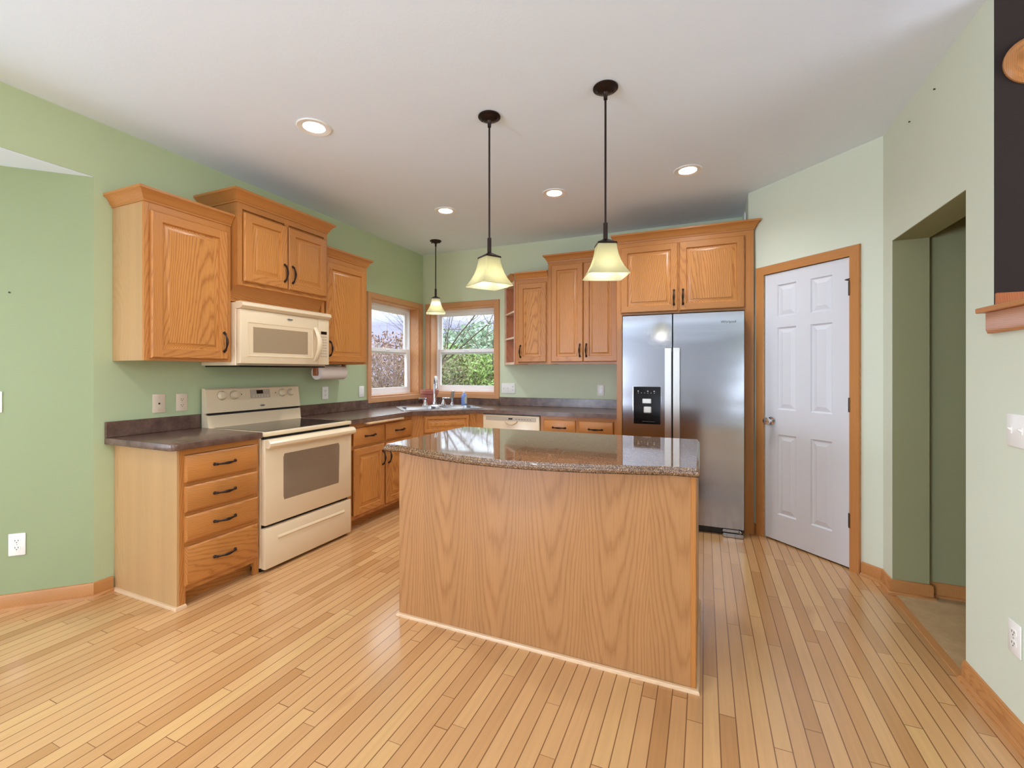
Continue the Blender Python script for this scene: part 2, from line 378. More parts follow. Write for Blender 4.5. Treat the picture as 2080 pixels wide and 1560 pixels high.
    def build(s, name, mats, parent=None, off=(0, 0, 0), smooth=True):
        if any(off): bmesh.ops.translate(s.bm, vec=[-v for v in off], verts=s.bm.verts)
        bmesh.ops.recalc_face_normals(s.bm, faces=s.bm.faces)
        if smooth:
            for f in s.bm.faces: f.smooth = True
            for e in s.bm.edges:
                if len(e.link_faces) != 2 or e.calc_face_angle(0) > R(34): e.smooth = False
        me = bpy.data.meshes.new(name); s.bm.to_mesh(me); s.bm.free()
        for mm in (mats if isinstance(mats, (list, tuple)) else [mats]): me.materials.append(M[mm])
        o = bpy.data.objects.new(name, me); COL.objects.link(o)
        if parent is not None: o.parent = parent
        return o

def tag(o, label=None, cat=None, group=None, kind=None):
    if label: o['label'] = label
    if cat: o['category'] = cat
    if group: o['group'] = group
    if kind: o['kind'] = kind
    return o

class Frame:
    def __init__(s, origin, deg): s.o = Vector(origin); s.deg = deg; s.m = Matrix.Rotation(R(deg), 3, 'Z')
    def w(s, p): return s.o + s.m @ Vector(p)
F_W = Frame((0, 0, 0), 0); F_L = Frame((0, 0, 0), 90); F_R = Frame((4.287, 0, 0), -90)
F_D = Frame((3.704, -0.719, 0), -45); F_N = Frame((0, -3.33, 0), 45); F_S = Frame((0, 0, 0), 45)

class Thing:
    """an Empty at the thing's base in a wall's frame; parts are given in that frame's own coordinates"""
    def __init__(s, name, frame, off, label=None, cat=None, group=None, kind=None):
        s.off = off; s.e = bpy.data.objects.new(name, None); COL.objects.link(s.e)
        s.e.empty_display_size = 0.1; s.e.location = frame.w(off); s.e.rotation_euler = (0, 0, R(frame.deg))
        tag(s.e, label, cat, group, kind)
    def part(s, name, mb, mats, parent=None, smooth=True):
        return mb.build(name, mats, parent or s.e, s.off, smooth)

def single(name, frame, off, mb, mats, label=None, cat=None, group=None, kind=None):
    o = mb.build(name, mats, None, off); o.location = frame.w(off); o.rotation_euler = (0, 0, R(frame.deg))
    return tag(o, label, cat, group, kind)
def struct(name, mb, mats): return tag(mb.build(name, mats), kind='structure')

def text_mesh(body, size, ext=0.0005):
    c = bpy.data.curves.new('lettering', 'FONT'); c.body = body; c.size = size; c.extrude = ext; c.align_x = 'CENTER'; c.align_y = 'CENTER'
    o = bpy.data.objects.new('lettering', c); COL.objects.link(o)
    me = bpy.data.meshes.new_from_object(o.evaluated_get(bpy.context.evaluated_depsgraph_get()))
    bpy.data.objects.remove(o); return me
def lettering(th, body, size, loc, mat, parent=None, tilt=0):
    me = text_mesh(body, size); me.materials.clear(); me.materials.append(M[mat])
    o = bpy.data.objects.new('lettering', me); COL.objects.link(o); o.parent = parent or th.e
    o.location = [loc[k] - th.off[k] for k in range(3)]; o.rotation_euler = (R(90 + tilt), 0, 0); return o

# ------------------------------------------------------------------ room shell
H = 2.775
ZN = 2.445
mb = MB(); mb.box(-2.2, 4.30, -9.0, 0.2, -0.1, 0.0); mb.box(4.30, 4.62, -1.44, 0.2, -0.1, 0.0); struct('floor', mb, 'floor')
mb = MB(); mb.box(-0.2, 4.46, -9.0, 0.2, H, H + 0.1)
mb.box(-1.6, -0.002, -7.6, -3.2, ZN - 0.004, ZN - 0.001); struct('ceiling', mb, 'ceiling')
W1 = (-0.972, -0.085, 1.032, 2.095); W2 = (0.105, 1.006, 1.047, 2.095)
mb = MB()
mb.box(-0.2, 0, -3.33, W1[0], 0, H); mb.box(-0.2, 0, W1[1], 0.2, 0, H)
mb.box(-0.2, 0, W1[0], W1[1], 0, W1[2]); mb.box(-0.2, 0, W1[0], W1[1], W1[3], H)
mb.box(-0.15, 0, -7.4, -3.33, ZN, H); mb.box(-0.15, 0, -9.0, -7.4, 0, H)
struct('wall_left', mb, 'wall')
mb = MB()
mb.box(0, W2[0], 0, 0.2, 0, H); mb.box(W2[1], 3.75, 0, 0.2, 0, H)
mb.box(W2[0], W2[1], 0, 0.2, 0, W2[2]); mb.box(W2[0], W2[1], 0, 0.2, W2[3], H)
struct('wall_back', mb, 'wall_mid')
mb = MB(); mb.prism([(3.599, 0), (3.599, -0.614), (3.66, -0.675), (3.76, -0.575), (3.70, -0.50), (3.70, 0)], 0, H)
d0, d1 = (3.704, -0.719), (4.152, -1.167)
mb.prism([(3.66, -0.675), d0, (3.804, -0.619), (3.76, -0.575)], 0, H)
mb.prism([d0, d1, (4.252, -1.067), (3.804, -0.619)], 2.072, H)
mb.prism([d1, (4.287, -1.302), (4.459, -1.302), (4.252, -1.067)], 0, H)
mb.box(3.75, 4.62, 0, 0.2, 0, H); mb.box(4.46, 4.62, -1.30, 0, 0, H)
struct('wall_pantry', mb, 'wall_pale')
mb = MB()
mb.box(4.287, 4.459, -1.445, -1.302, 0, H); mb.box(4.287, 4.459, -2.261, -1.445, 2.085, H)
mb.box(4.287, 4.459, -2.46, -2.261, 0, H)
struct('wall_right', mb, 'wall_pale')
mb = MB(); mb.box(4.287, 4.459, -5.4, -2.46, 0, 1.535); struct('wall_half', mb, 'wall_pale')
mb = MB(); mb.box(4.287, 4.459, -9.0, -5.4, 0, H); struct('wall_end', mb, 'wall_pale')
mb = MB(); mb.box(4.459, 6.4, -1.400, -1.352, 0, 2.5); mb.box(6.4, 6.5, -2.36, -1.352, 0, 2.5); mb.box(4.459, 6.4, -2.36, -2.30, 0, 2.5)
mb.box(4.459, 6.4, -2.362, -1.352, 2.5, 2.6); mb.box(4.2885, 4.459, -1.4475, -1.4452, 0, 2.0848); mb.box(4.2885, 4.459, -2.2605, -1.4475, 2.0828, 2.0848); struct('wall_hall', mb, 'wall_hall')  # thin jamb and soffit lining added to carry the shaded hall colour
mb = MB(); mb.box(4.459, 6.5, -2.458, -2.38, 0, 3.2); mb.box(6.5, 6.6, -5.5, -2.38, 0, 3.2); mb.box(4.459, 6.5, -5.5, -5.4, 0, 3.2); mb.box(4.459, 6.6, -5.5, -2.38, 3.2, 3.3)
struct('wall_stair', mb, 'wall_dark')
mb = MB(); mb.box(4.288, 4.4585, -2.4615, -2.46, 1.535, H - 0.001); struct('wall_jamb', mb, 'wall_dark')
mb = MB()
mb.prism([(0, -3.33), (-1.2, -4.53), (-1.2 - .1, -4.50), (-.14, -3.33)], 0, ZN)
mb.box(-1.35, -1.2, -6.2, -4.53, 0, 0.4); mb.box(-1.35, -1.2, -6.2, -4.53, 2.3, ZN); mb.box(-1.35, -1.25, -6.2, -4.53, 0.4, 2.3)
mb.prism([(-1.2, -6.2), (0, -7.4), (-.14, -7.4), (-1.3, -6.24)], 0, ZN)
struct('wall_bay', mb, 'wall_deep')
mb = MB(); mb.box(-0.2, 4.45, -9.1, -9.0, 0, H); struct('wall_rear', mb, 'wall_grey')
mb = MB(); mb.box(4.30, 4.459, -2.261, -1.446, -0.05, 0.006); mb.box(4.459, 6.4, -2.30, -1.401, -0.05, 0.006)
tag(mb.build('carpet', 'carpet'), 'tan cut pile carpet on the dim hallway floor', 'carpet', kind='structure')
mb = MB(); mb.box(4.262, 4.305, -2.261, -1.50, 0.0, 0.005, bev=0.002); struct('trim_1', mb, 'oak_ty')

# baseboards with shoe moulding
BB = [(0, 0), (0.014, 0), (0.014, 0.072), (0.007, 0.083), (0, 0.085)]
SH = [(0.0145, 0), (0.029, 0), (0.027, 0.009), (0.021, 0.016), (0.0145, 0.018)]
def baseboard(name, path):
    o = MB().sweep(BB, path).build(name, 'oak_ty'); tag(o, kind='structure')
    MB().sweep(SH, path).build('shoe_molding', 'oak_ty', o)
q = 2 ** -.5
baseboard('baseboard_bay', [(-1.2, -4.53), (0, -3.33), (0, -3.24)])
baseboard('baseboard_right', [(4.287, -2.261), (4.287, -5.5)])
baseboard('baseboard_pantry', [(4.2035, -1.2185), (4.287, -1.302), (4.287, -1.4476), (4.459, -1.4476), (4.459, -1.415)])
baseboard('baseboard_hall', [(4.46, -1.400), (6.35, -1.400)])
baseboard('baseboard_stub', [(3.625, -0.640), (3.650, -0.665)])

# ------------------------------------------------------------------ windows
CAS = [(0, 0), (0.0, 0.012), (0.008, 0.016), (0.02, 0.014), (0.045, 0.02), (0.056, 0.02), (0.060, 0.012), (0.060, 0)]
def window(n, frame, a0, a1, z0, z1):
    t = Thing('window_%d' % n, frame, ((a0 + a1) / 2, 0, z0), kind='structure')
    rect = lambda x0, x1, y0, y1: [(x1, y0), (x1, y1), (x0, y1), (x0, y0)]
    t.part('casing', MB().sweep(CAS, rect(a0, a1, z0, z1), True, 'xz', ms=[0, 1, 0, 1]), ['oak_wv', 'oak_wh'])
    j = 0.016
    mb = MB()
    for x in ((a0, a0 + j), (a1 - j, a1)): mb.box(x[0], x[1], 0.0, 0.125, z0, z1)
    for z in ((z0, z0 + j), (z1 - j, z1)): mb.box(a0 + j, a1 - j, 0.0, 0.125, z[0], z[1], 1)
    t.part('jamb', mb, ['oak_wv', 'oak_wh'])
    def ring(x0, x1, y0, y1, c0, c1, wd, wz=None):
        wz = wz or (wd, wd); mb = MB()
        mb.box(x0, x0 + wd, c0, c1, y0, y1, bev=0.003); mb.box(x1 - wd, x1, c0, c1, y0, y1, bev=0.003)
        mb.box(x0 + wd, x1 - wd, c0, c1, y0, y0 + wz[0], bev=0.003); mb.box(x0 + wd, x1 - wd, c0, c1, y1 - wz[1], y1, bev=0.003); return mb
    t.part('vinyl_frame', ring(a0 + .001, a1 - .001, z0 + .001, z1 - .001, 0.125, 0.199, 0.034, (0.04, 0.05)), 'vinyl')
    mid = (z0 + z1) / 2 - 0.012
    up = t.part('upper_sash', ring(a0 + .034, a1 - .034, mid - 0.03, z1 - .05, 0.163, 0.193, 0.036), 'vinyl')
    lo = t.part('lower_sash', ring(a0 + .034, a1 - .034, z0 + .04, mid + 0.03, 0.130, 0.160, 0.036, (0.05, 0.042)), 'vinyl')
    t.part('upper_glass', MB().box(a0 + .066, a1 - .066, 0.176, 0.180, mid + .002, z1 - .084), 'glass', up)
    t.part('lower_glass', MB().box(a0 + .066, a1 - .066, 0.143, 0.147, z0 + .086, mid - .010), 'glass', lo)
    t.part('sash_lock', MB().box((a0 + a1) / 2 - .03, (a0 + a1) / 2 + .03, 0.118, 0.131, mid + .004, mid + .02, bev=.003), 'vinyl', lo)
window(1, F_L, *W1); window(2, F_W, *W2)

# ------------------------------------------------------------------ cabinetry
def pull(th, parent, a, y, z, vert=True, L=0.122):
    """arched pull: two flared feet, slim neck and thicker middle grip"""
    n = 17; pts = []; rad = []
    for i in range(n):
        u = i / (n - 1); s = (u - .5) * L
        pts.append((a, y - 0.006 - 0.026 * math.sin(math.pi * u) ** 0.7, z + s) if vert else (a + s, y - 0.006 - 0.026 * math.sin(math.pi * u) ** 0.7, z))
        rad.append(0.0046 + 0.0042 * math.exp(-((u - .5) / .2) ** 2) + 0.0036 * (math.exp(-((u - .06) / .05) ** 2) + math.exp(-((u - .94) / .05) ** 2)))
    mb = MB().tube(pts, rad, 10)
    for s in (-.5, .5):
        c = (a, y, z + s * L) if vert else (a + s * L, y, z)
        mb.lathe([(0.009, 0.0), (0.0095, 0.003), (0.006, 0.008), (0.0, 0.0105)], c, 'y', 14)
    return th.part('handle', mb, 'bronze', parent)

def cab_door(th, a0, a1, z0, z1, y, hs=None, hz='low', t=0.02, wd=0.056, name='door'):
    mb = MB(); f = y - t; e = 0.007
    mb.rings_rect([(a0, a1, z0, z1, y), (a0, a1, z0, z1, f + .006), (a0 + e, a1 - e, z0 + e, z1 - e, f)], (0, 1))
    bm = mb.bm
    top = [fc for fc in bm.faces if abs(fc.calc_center_median().y - f) < 1e-5 and len(fc.verts) == 4 and all(abs(v.co.y - f) < 1e-5 for v in fc.verts)]
    bmesh.ops.delete(bm, geom=top, context='FACES_ONLY')
    A0, A1, Z0, Z1 = a0 + e, a1 - e, z0 + e, z1 - e; B0, B1, C0, C1 = a0 + wd, a1 - wd, z0 + wd, z1 - wd
    mb.face([(A0, f, Z0), (B0, f, Z0), (B0, f, Z1), (A0, f, Z1)], 0); mb.face([(B1, f, Z0), (A1, f, Z0), (A1, f, Z1), (B1, f, Z1)], 0)
    mb.face([(B0, f, Z0), (B1, f, Z0), (B1, f, C0), (B0, f, C0)], 1); mb.face([(B0, f, C1), (B1, f, C1), (B1, f, Z1), (B0, f, Z1)], 1)
    def rr(i, dy): return (B0 + i, B1 - i, C0 + i, C1 - i, f + dy)
    n0 = len(bm.faces)
    mb.rings_rect([rr(0, 0), rr(.002, .004), rr(.005, .0125), rr(.013, .0135), rr(.036, .0035), rr(.038, .0015)], (2, 2), 2, False)
    bm.faces.ensure_lookup_table()
    o = th.part(name, mb, ['oak_v', 'oak_h', 'oak_p'])
    if hs is not None:
        a = a0 + 0.030 if hs == 'l' else a1 - 0.030
        pull(th, o, a, f, (z0 + 0.115) if hz == 'low' else (z1 - 0.125))
    return o
def drawer(th, a0, a1, z0, z1, y, t=0.02, handle=True):
    f = y - t; e = .012
    mb = MB().rings_rect([(a0, a1, z0, z1, y), (a0, a1, z0, z1, f + .007), (a0 + e * .6, a1 - e * .6, z0 + e * .6, z1 - e * .6, f + .003), (a0 + e, a1 - e, z0 + e, z1 - e, f)], (0, 0))
    o = th.part('drawer', mb, ['oak_h'])
    if handle: pull(th, o, (a0 + a1) / 2, f, (z0 + z1) / 2, False, 0.126)
    return o
def face_frame(th, a0, a1, z0, z1, y0, y1, stiles, rails):
    mb = MB(); xs = sorted(stiles)
    for x0, x1 in xs: mb.box(x0, x1, y0, y1, z0, z1, 0)
    for r0, r1 in rails:
        for (p0, p1), (q0, q1) in zip(xs, xs[1:]): mb.box(p1, q0, y0, y1, r0, r1, 1)
    return th.part('face_frame', mb, ['oak_v', 'oak_h'])
CR = [(0, 0), (0.006, 0), (0.007, 0.010), (0.014, 0.016), (0.018, 0.030), (0.032, 0.050), (0.040, 0.056), (0.046, 0.060), (0.046, 0.074), (0, 0.074)]
def crown(th, path, z, k=1.0):
    return th.part('crown_molding', MB().sweep([(o * k, z + h * k) for o, h in CR], path, ms=[1 if abs(path[i][0] - path[i + 1][0]) < .01 else 0 for i in range(len(path) - 1)]), ['oak_h', 'oak_d'])

def upper(frame, a0, a1, z0, z1, d, doors, label, crown_path, side='oak_v', k=1.0, mid=None, hs=('l',), fs=0.034, top=0.042, bot=0.02):
    t = Thing('wall_cabinet', frame, ((a0 + a1) / 2, 0, z0), label, 'cabinet', 'oak wall cabinets')
    mb = MB().box(a0, a1, -0.002, -(d - .0195), z0 + .012, z1); mb.box(a0, a0 + .016, -.002, -(d - .0195), z0, z0 + .0125); mb.box(a1 - .016, a1, -.002, -(d - .0195), z0, z0 + .0125)
    t.part('body', mb, side)
    st = [(a0, a0 + fs), (a1 - fs, a1)] + ([(mid - .02, mid + .02)] if mid else [])
    face_frame(t, a0, a1, z0, z1, -(d - .0195), -d, st, [(z0, z0 + bot), (z1 - top, z1)])
    for (p0, p1, c0, c1), h in zip(doors, hs): cab_door(t, p0, p1, c0, c1, -(d + .0005), h)
    if crown_path: crown(t, crown_path, z1 - .002, k)
    return t
D1 = 0.32
upper(F_L, -3.240, -2.730, 1.375, 2.292, D1, [(-3.212, -2.758, 1.390, 2.245)], 'tall single-door oak wall cabinet with pale end panel, left of the microwave',
      [(-3.240, -.002), (-3.240, -D1), (-2.730, -D1)], 'oak_side', hs=('r',))
tB = upper(F_L, -2.727, -1.949, 1.905, 2.455, 0.385, [(-2.690, -2.345, 1.925, 2.392), (-2.335, -1.972, 1.925, 2.392)],
           'raised two-door oak wall cabinet directly above the bisque microwave', [(-2.727, -.002), (-2.727, -.385), (-1.949, -.385), (-1.949, -.002)], hs=('r', 'l'), k=1.08, mid=-2.340)
cv = [(-.385, 1.905), (-.385, 1.897)] + [(-.385 + .085 * math.sin(t_ * math.pi / 16) , 1.897 - .105 * (1 - math.cos(t_ * math.pi / 16))) for t_ in range(1, 9)] + [(-.02, 1.792), (-.02, 1.905)]
tB.part('cove_valance', MB().prof_x(cv, -2.726, -1.952), 'oak_h')
upper(F_L, -1.945, -1.402, 1.375, 2.292, D1, [(-1.905, -1.428, 1.390, 2.195 + .05)], 'single-door oak wall cabinet between the microwave and the left window',
      [(-1.945, -D1), (-1.402, -D1), (-1.402, -.002)], hs=('l',))
upper(F_W, 1.402, 1.766, 1.385, 2.290, D1, [(1.436, 1.752, 1.408, 2.246)], 'narrow single-door oak wall cabinet beside the open end shelf', [(1.402, -D1), (1.766, -D1)], hs=('l',))
upper(F_W, 1.768, 2.538, 1.385, 2.444, D1, [(1.808, 2.142, 1.408, 2.408), (2.148, 2.484, 1.408, 2.408)], 'tallest oak wall cabinet with two long doors, left of the fridge',
      [(1.768, -.002), (1.768, -D1), (2.538, -D1)], hs=('r', 'l'), mid=2.145)

# open angled end shelf beside the back window
t = Thing('open_shelf', F_W, (1.27, -0.1, 1.385), 'open angled oak end shelf with three compartments beside the back window', 'shelf')
pA, pB, pC, pD = (1.124, -.002), (1.372, -.300), (1.400, -.318), (1.400, -.002)
t.part('back_panel', MB().box(1.15, 1.386, -.002, -.012, 1.40, 2.275), 'oak_in')
t.part('side_panel', MB().box(1.386, 1.400, -.002, -.318, 1.385, 2.290), 'oak_in')
mb = MB()
mb.prism([pA, (1.144, -.026), (1.158, -.012), (1.150, -.002)], 1.385, 2.290)
mb.prism([pB, (1.386, -.318), (1.386, -.290)], 1.385, 2.290)
t.part('face_frame', mb, 'shelf_pale')
for z, nm in ((1.385, 'bottom_panel'), (1.668, 'shelf_board'), (1.950, 'shelf_board'), (2.262, 'top_panel')):
    t.part(nm, MB().prism([(1.142, -.013), (1.366, -.290), (1.386, -.300), (1.386, -.0125), (1.151, -.0125)], z, z + (.026 if nm[0] == 'b' else .019 if nm[0] == 's' else .028)), 'shelf_pale')
crown(t, [(1.124, -.002), (1.385, -.318)], 2.288)

# fridge enclosure
GD = 0.685
t = Thing('fridge_cabinet', F_W, (3.08, 0, 0), 'tall oak fridge surround with two doors above the stainless fridge', 'cabinet')
t.part('side_panel', MB().box(2.541, 2.560, -.002, -(GD - .02), 0, 2.455), 'oak_v')
t.part('side_panel', MB().box(3.572, 3.597, -.002, -(GD - .08), 0, 2.455), 'oak_v')
t.part('body', MB().box(2.560, 3.572, -.002, -(GD - .02), 1.822, 2.455), 'oak_v')
face_frame(t, 2.541, 3.632, 0, 2.455, -(GD - .0195), -GD, [(2.541, 2.588), (3.560, 3.632), (3.045, 3.085)], [(2.415, 2.455), (1.812, 1.835)]) if False else None
mb = MB(); mb.box(2.541, 2.588, -(GD - .0195), -GD, 0, 2.455); mb.box(3.566, 3.632, -(GD - .0195), -GD, 0, 2.455)
for z0, z1 in ((1.810, 1.830), (2.415, 2.455)): mb.box(2.588, 3.566, -(GD - .0195), -GD, z0, z1, 1)
mb.box(3.045, 3.085, -(GD - .0195), -GD, 1.83, 2.415); t.part('face_frame', mb, ['oak_v', 'oak_h'])
cab_door(t, 2.580, 3.058, 1.828, 2.413, -GD - .0005, 'r'); cab_door(t, 3.070, 3.566, 1.828, 2.413, -GD - .0005, 'l')
crown(t, [(2.541, -.34), (2.541, -GD), (3.632, -GD), (3.632, -.672)], 2.453)
mb = MB(); mb.tube([(3.585, -.47, 2.456), (3.585, -.47, 2.668)], .005, 6); mb.tube([(3.570, -.42, 2.456), (3.570, -.42, 2.60), (3.585, -.47, 2.62)], .004, 6); mb.box(3.565, 3.59, -.48, -.41, 2.4555, 2.460)
single('wire_stand', F_W, (3.58, -.45, 2.456), mb, 'vinyl', 'thin white wire stand on top of the fridge surround', 'stand')

# base cabinets
BD = 0.605
def toe(th, a0, a1, d, mat='oak_h'): return th.part('toe_kick', MB().box(a0, a1, -.01, -(d - .075), 0, .10), mat)
t = Thing('drawer_cabinet', F_L, (-2.985, 0, 0), 'oak base cabinet of four drawers with pale end panel, left of the range', 'cabinet')
a0, a1 = -3.232, -2.740
t.part('end_panel', MB().box(a0, a0 + .012, -.002, -(BD - .0), 0, .879), 'oak_side')
t.part('body', MB().box(a0 + .012, a1, -.002, -(BD - .0195), .10, .879), 'oak_v')
toe(t, a0 + .012, a1, BD)
mb = MB(); mb.box(a0 + .012, a0 + .045, -(BD - .0195), -BD, 0, .879); mb.box(a1 - .035, a1, -(BD - .0195), -BD, 0, .879)
for z0, z1 in ((.845, .879), (.668, .696), (.502, .530), (.332, .362), (.085, .118)): mb.box(a0 + .045, a1 - .035, -(BD - .0195), -BD, z0, z1, 1)
t.part('face_frame', mb, ['oak_v', 'oak_h'])
for z0, z1 in ((.693, .843), (.527, .671), (.360, .505), (.117, .334)): drawer(t, -3.197, -2.755, z0, z1, -BD - .0005)
QR = [(0, 0), (.013, 0), (.012, .008), (.008, .014), (0, .017)]
t.part('shoe_molding', MB().sweep(QR, [(a0, -.002), (a0, -BD), (a0 + .045, -BD)], ms=[1, 0]), ['oak_pale', 'oak_pale'])

t = Thing('base_cabinet', F_L, (-1.52, 0, 0), 'oak base cabinet with two drawers over two doors, right of the range', 'cabinet', 'oak base cabinets')
a0, a1 = -1.953, -1.088
t.part('body', MB().box(a0, a1, -.002, -(BD - .0195), .10, .879), 'oak_v'); toe(t, a0 + .04, a1, BD)
mb = MB(); mb.box(a0, a0 + .05, -(BD - .0195), -BD, 0, .879); mb.box(a1 - .03, a1, -(BD - .0195), -BD, .085, .879); mb.box(-1.515, -1.484, -(BD - .0195), -BD, .085, .879)
for z0, z1 in ((.840, .879), (.660, .700), (.085, .125)):
    mb.box(a0 + .05, -1.515, -(BD - .0195), -BD, z0, z1, 1); mb.box(-1.484, a1 - .03, -(BD - .0195), -BD, z0, z1, 1)
t.part('face_frame', mb, ['oak_v', 'oak_h'])
drawer(t, -1.893, -1.511, .690, .838, -BD - .0005); drawer(t, -1.488, -1.102, .690, .838, -BD - .0005)
cab_door(t, -1.893, -1.511, .115, .668, -BD - .0005, 'r', 'high'); cab_door(t, -1.488, -1.102, .115, .668, -BD - .0005, 'l', 'high')
single('cutting_board', F_L, (-1.52, 0, .862), MB().box(-1.765, -1.285, -.607, -.668, .8625, .8785, bev=.004, seg=2), 'oak_pale',
       'pale pull-out cutting board slotted under the counter edge above two drawers', 'cutting board')

t = Thing('sink_cabinet', F_S, (0, 0, 0), 'diagonal oak corner cabinet below the sink', 'cabinet')
SD = 1.192
t.part('body', MB().prism([(-.335, -SD + .0195), (.335, -SD + .0195), (.335, -.80), (.1, -.45), (-.1, -.45), (-.335, -.80)], .10, .70), 'oak_v'); toe(t, -.33, .33, SD)
mb = MB(); mb.box(-.340, -.200, -SD + .0195, -SD, .085, .879); mb.box(.232, .340, -SD + .0195, -SD, .085, .879)
for z0, z1 in ((.855, .879), (.66, .70), (.085, .12)): mb.box(-.200, .232, -SD + .0195, -SD, z0, z1, 1)
t.part('face_frame', mb, ['oak_v', 'oak_h'])
cab_door(t, -.215, .250, .695, .862, -SD - .0005, None, name='false_front', wd=.03); cab_door(t, -.213, .014, .115, .668, -SD - .0005, 'r', 'high'); cab_door(t, .020, .248, .115, .668, -SD - .0005, 'l', 'high')
single('filler_panel', F_W, (1.115, -.595, 0), MB().box(1.082, 1.160, -.590, -.605, .0, .879), 'oak_v', 'slim oak filler strip between the corner cabinet and the dishwasher', 'filler')

t = Thing('base_cabinet', F_W, (2.16, 0, 0), 'oak base cabinet with two side-by-side drawers between dishwasher and fridge', 'cabinet', 'oak base cabinets')
a0, a1 = 1.788, 2.539
t.part('body', MB().box(a0, a1, -.002, -(BD - .0195), .10, .879), 'oak_v'); toe(t, a0, a1, BD)
mb = MB()
for p0, p1 in ((a0, a0 + .04), (2.135, 2.180), (a1 - .035, a1)): mb.box(p0, p1, -(BD - .0195), -BD, .085, .879)
for z0, z1 in ((.843, .879), (.660, .700), (.085, .125)):
    mb.box(a0 + .04, 2.135, -(BD - .0195), -BD, z0, z1, 1); mb.box(2.180, a1 - .035, -(BD - .0195), -BD, z0, z1, 1)
t.part('face_frame', mb, ['oak_v', 'oak_h'])
for p0, p1, h in ((1.822, 2.141, 'r'), (2.170, 2.497, 'l')):
    drawer(t, p0, p1, .694, .845, -BD - .0005); cab_door(t, p0, p1, .115, .668, -BD - .0005, h, 'high')

# ------------------------------------------------------------------ countertops
CT0, CT1 = .8795, .918
def plate(mb, loops, z0, z1):
    """slab with holes: loops[0] outer, the rest holes"""
    bm = mb.bm
    for z in (z0, z1):
        edges = []
        for lp in loops:
            vs = [bm.verts.new((p[0], p[1], z)) for p in lp]
            edges += [bm.edges.new((vs[i], vs[(i + 1) % len(vs)])) for i in range(len(vs))]
        bmesh.ops.triangle_fill(bm, use_beauty=True, use_dissolve=False, edges=edges)
    for lp in loops:
        n = len(lp)
        for i in range(n):
            a, b = lp[i], lp[(i + 1) % n]; mb.face([(a[0], a[1], z0), (b[0], b[1], z0), (b[0], b[1], z1), (a[0], a[1], z1)])
    bmesh.ops.remove_doubles(bm, verts=bm.verts, dist=1e-5)
    return mb
def rrect(x0, x1, y0, y1, r, n=5):
    pts = []
    for cx, cy, s in ((x1 - r, y1 - r, 0), (x0 + r, y1 - r, 1), (x0 + r, y0 + r, 2), (x1 - r, y0 + r, 3)):
        for k in range(n + 1):
            t_ = (s + k / n) * math.pi / 2; pts.append((cx + r * math.cos(t_), cy + r * math.sin(t_)))
    return pts
t = Thing('countertop', F_L, (-3.0, 0, CT0), 'short brown laminate countertop left of the range', 'countertop', 'laminate countertops')
poly = [(-3.280, -.002), (-3.280, -.605)] + [(-3.280 + .035 * (1 - math.cos(k * math.pi / 8)), -.605 - .035 * math.sin(k * math.pi / 8)) for k in range(1, 5)] + [(-2.7385, -.640), (-2.7385, -.002)]
t.part('slab', MB().prism(poly, CT0, CT1, bev=.004), 'laminate')
t.part('backsplash', MB().box(-3.280, -2.7385, -.002, -.021, CT1, 1.012, bev=.002), 'laminate')
t = Thing('countertop', F_W, (0.5, -0.5, CT0), 'long brown laminate countertop wrapping the window corner and holding the sink', 'countertop', 'laminate countertops')
def dpt(d, s): return ((d + s) * q, (s - d) * q)
sink_hole = [dpt(-y, x) for x, y in ((-.395, -1.125), (.395, -1.125), (.395, -.645), (-.395, -.645))]
mb = plate(MB(), [[(.002, -1.9555), (.640, -1.9555), (.640, -1.100), (1.085, -.640), (2.5405, -.640), (2.5405, -.002), (.002, -.002)], sink_hole], CT0, CT1)
t.part('slab', mb, 'laminate')
mb = MB(); mb.box(.002, .021, -1.9555, -1.034, CT1, 1.012, bev=.002); mb.box(.002, .021, -1.034, -.002, CT1, .970); mb.box(.021, 1.068, -.002, -.021, CT1, .985); mb.box(1.068, 2.5405, -.002, -.021, CT1, 1.012, bev=.002)
t.part('backsplash', mb, 'laminate')

# ------------------------------------------------------------------ kitchen island
t = Thing('kitchen_island', F_W, (2.5, -2.4, 0), 'oak-panelled kitchen island with a bowed polished brown granite top', 'island')
IX0, IX1, IY0, IY1 = 1.757, 3.236, -2.790, -2.000
t.part('front_panel', MB().box(IX0, IX1 - .022, IY0, IY0 + .008, 0, .885), 'oak_isl')
t.part('corner_trim', MB().box(IX1 - .022, IX1, IY0 - .004, IY0 + .02, 0, .885, bev=.003), 'oak_v')
t.part('side_panel', MB().box(IX1 - .008, IX1, IY0 + .02, IY1, 0, .885), 'oak_side'); t.part('side_panel', MB().box(IX0, IX0 + .008, IY0 + .008, IY1, 0, .885), 'oak_side')
t.part('body', MB().box(IX0 + .008, IX1 - .008, IY0 + .020, IY1, .09, .885), 'oak_v')
t.part('shoe_molding', MB().sweep(QR, [(IX0, IY1), (IX0, IY0), (IX1, IY0 - .004), (IX1, IY1)], ms=[1, 0, 1]), ['oak_pale', 'oak_pale'])
fr = [(1.676, -2.822), (1.790, -2.826)]
for k in range(1, 24):
    u = k / 24; x = 1.790 + (3.130 - 1.790) * u; fr.append((x, -2.826 - .138 * math.sin(math.pi * u) ** 0.95 * (1 + .10 * math.cos(math.pi * u))))
fr += [(3.130, -2.826), (3.246, -2.820)]
gp = fr + [(3.240, -1.962), (1.690, -1.968)]
mb = MB()
pr = [(0, .8855), (-.004, .8855), (-.001, .889), (.002, .899), (-.002, .907), (-.006, .9085), (-.008, .914), (-.011, .920), (-.03, .920)]
n = len(gp); P2 = [Vector(p) for p in gp]; rings = []
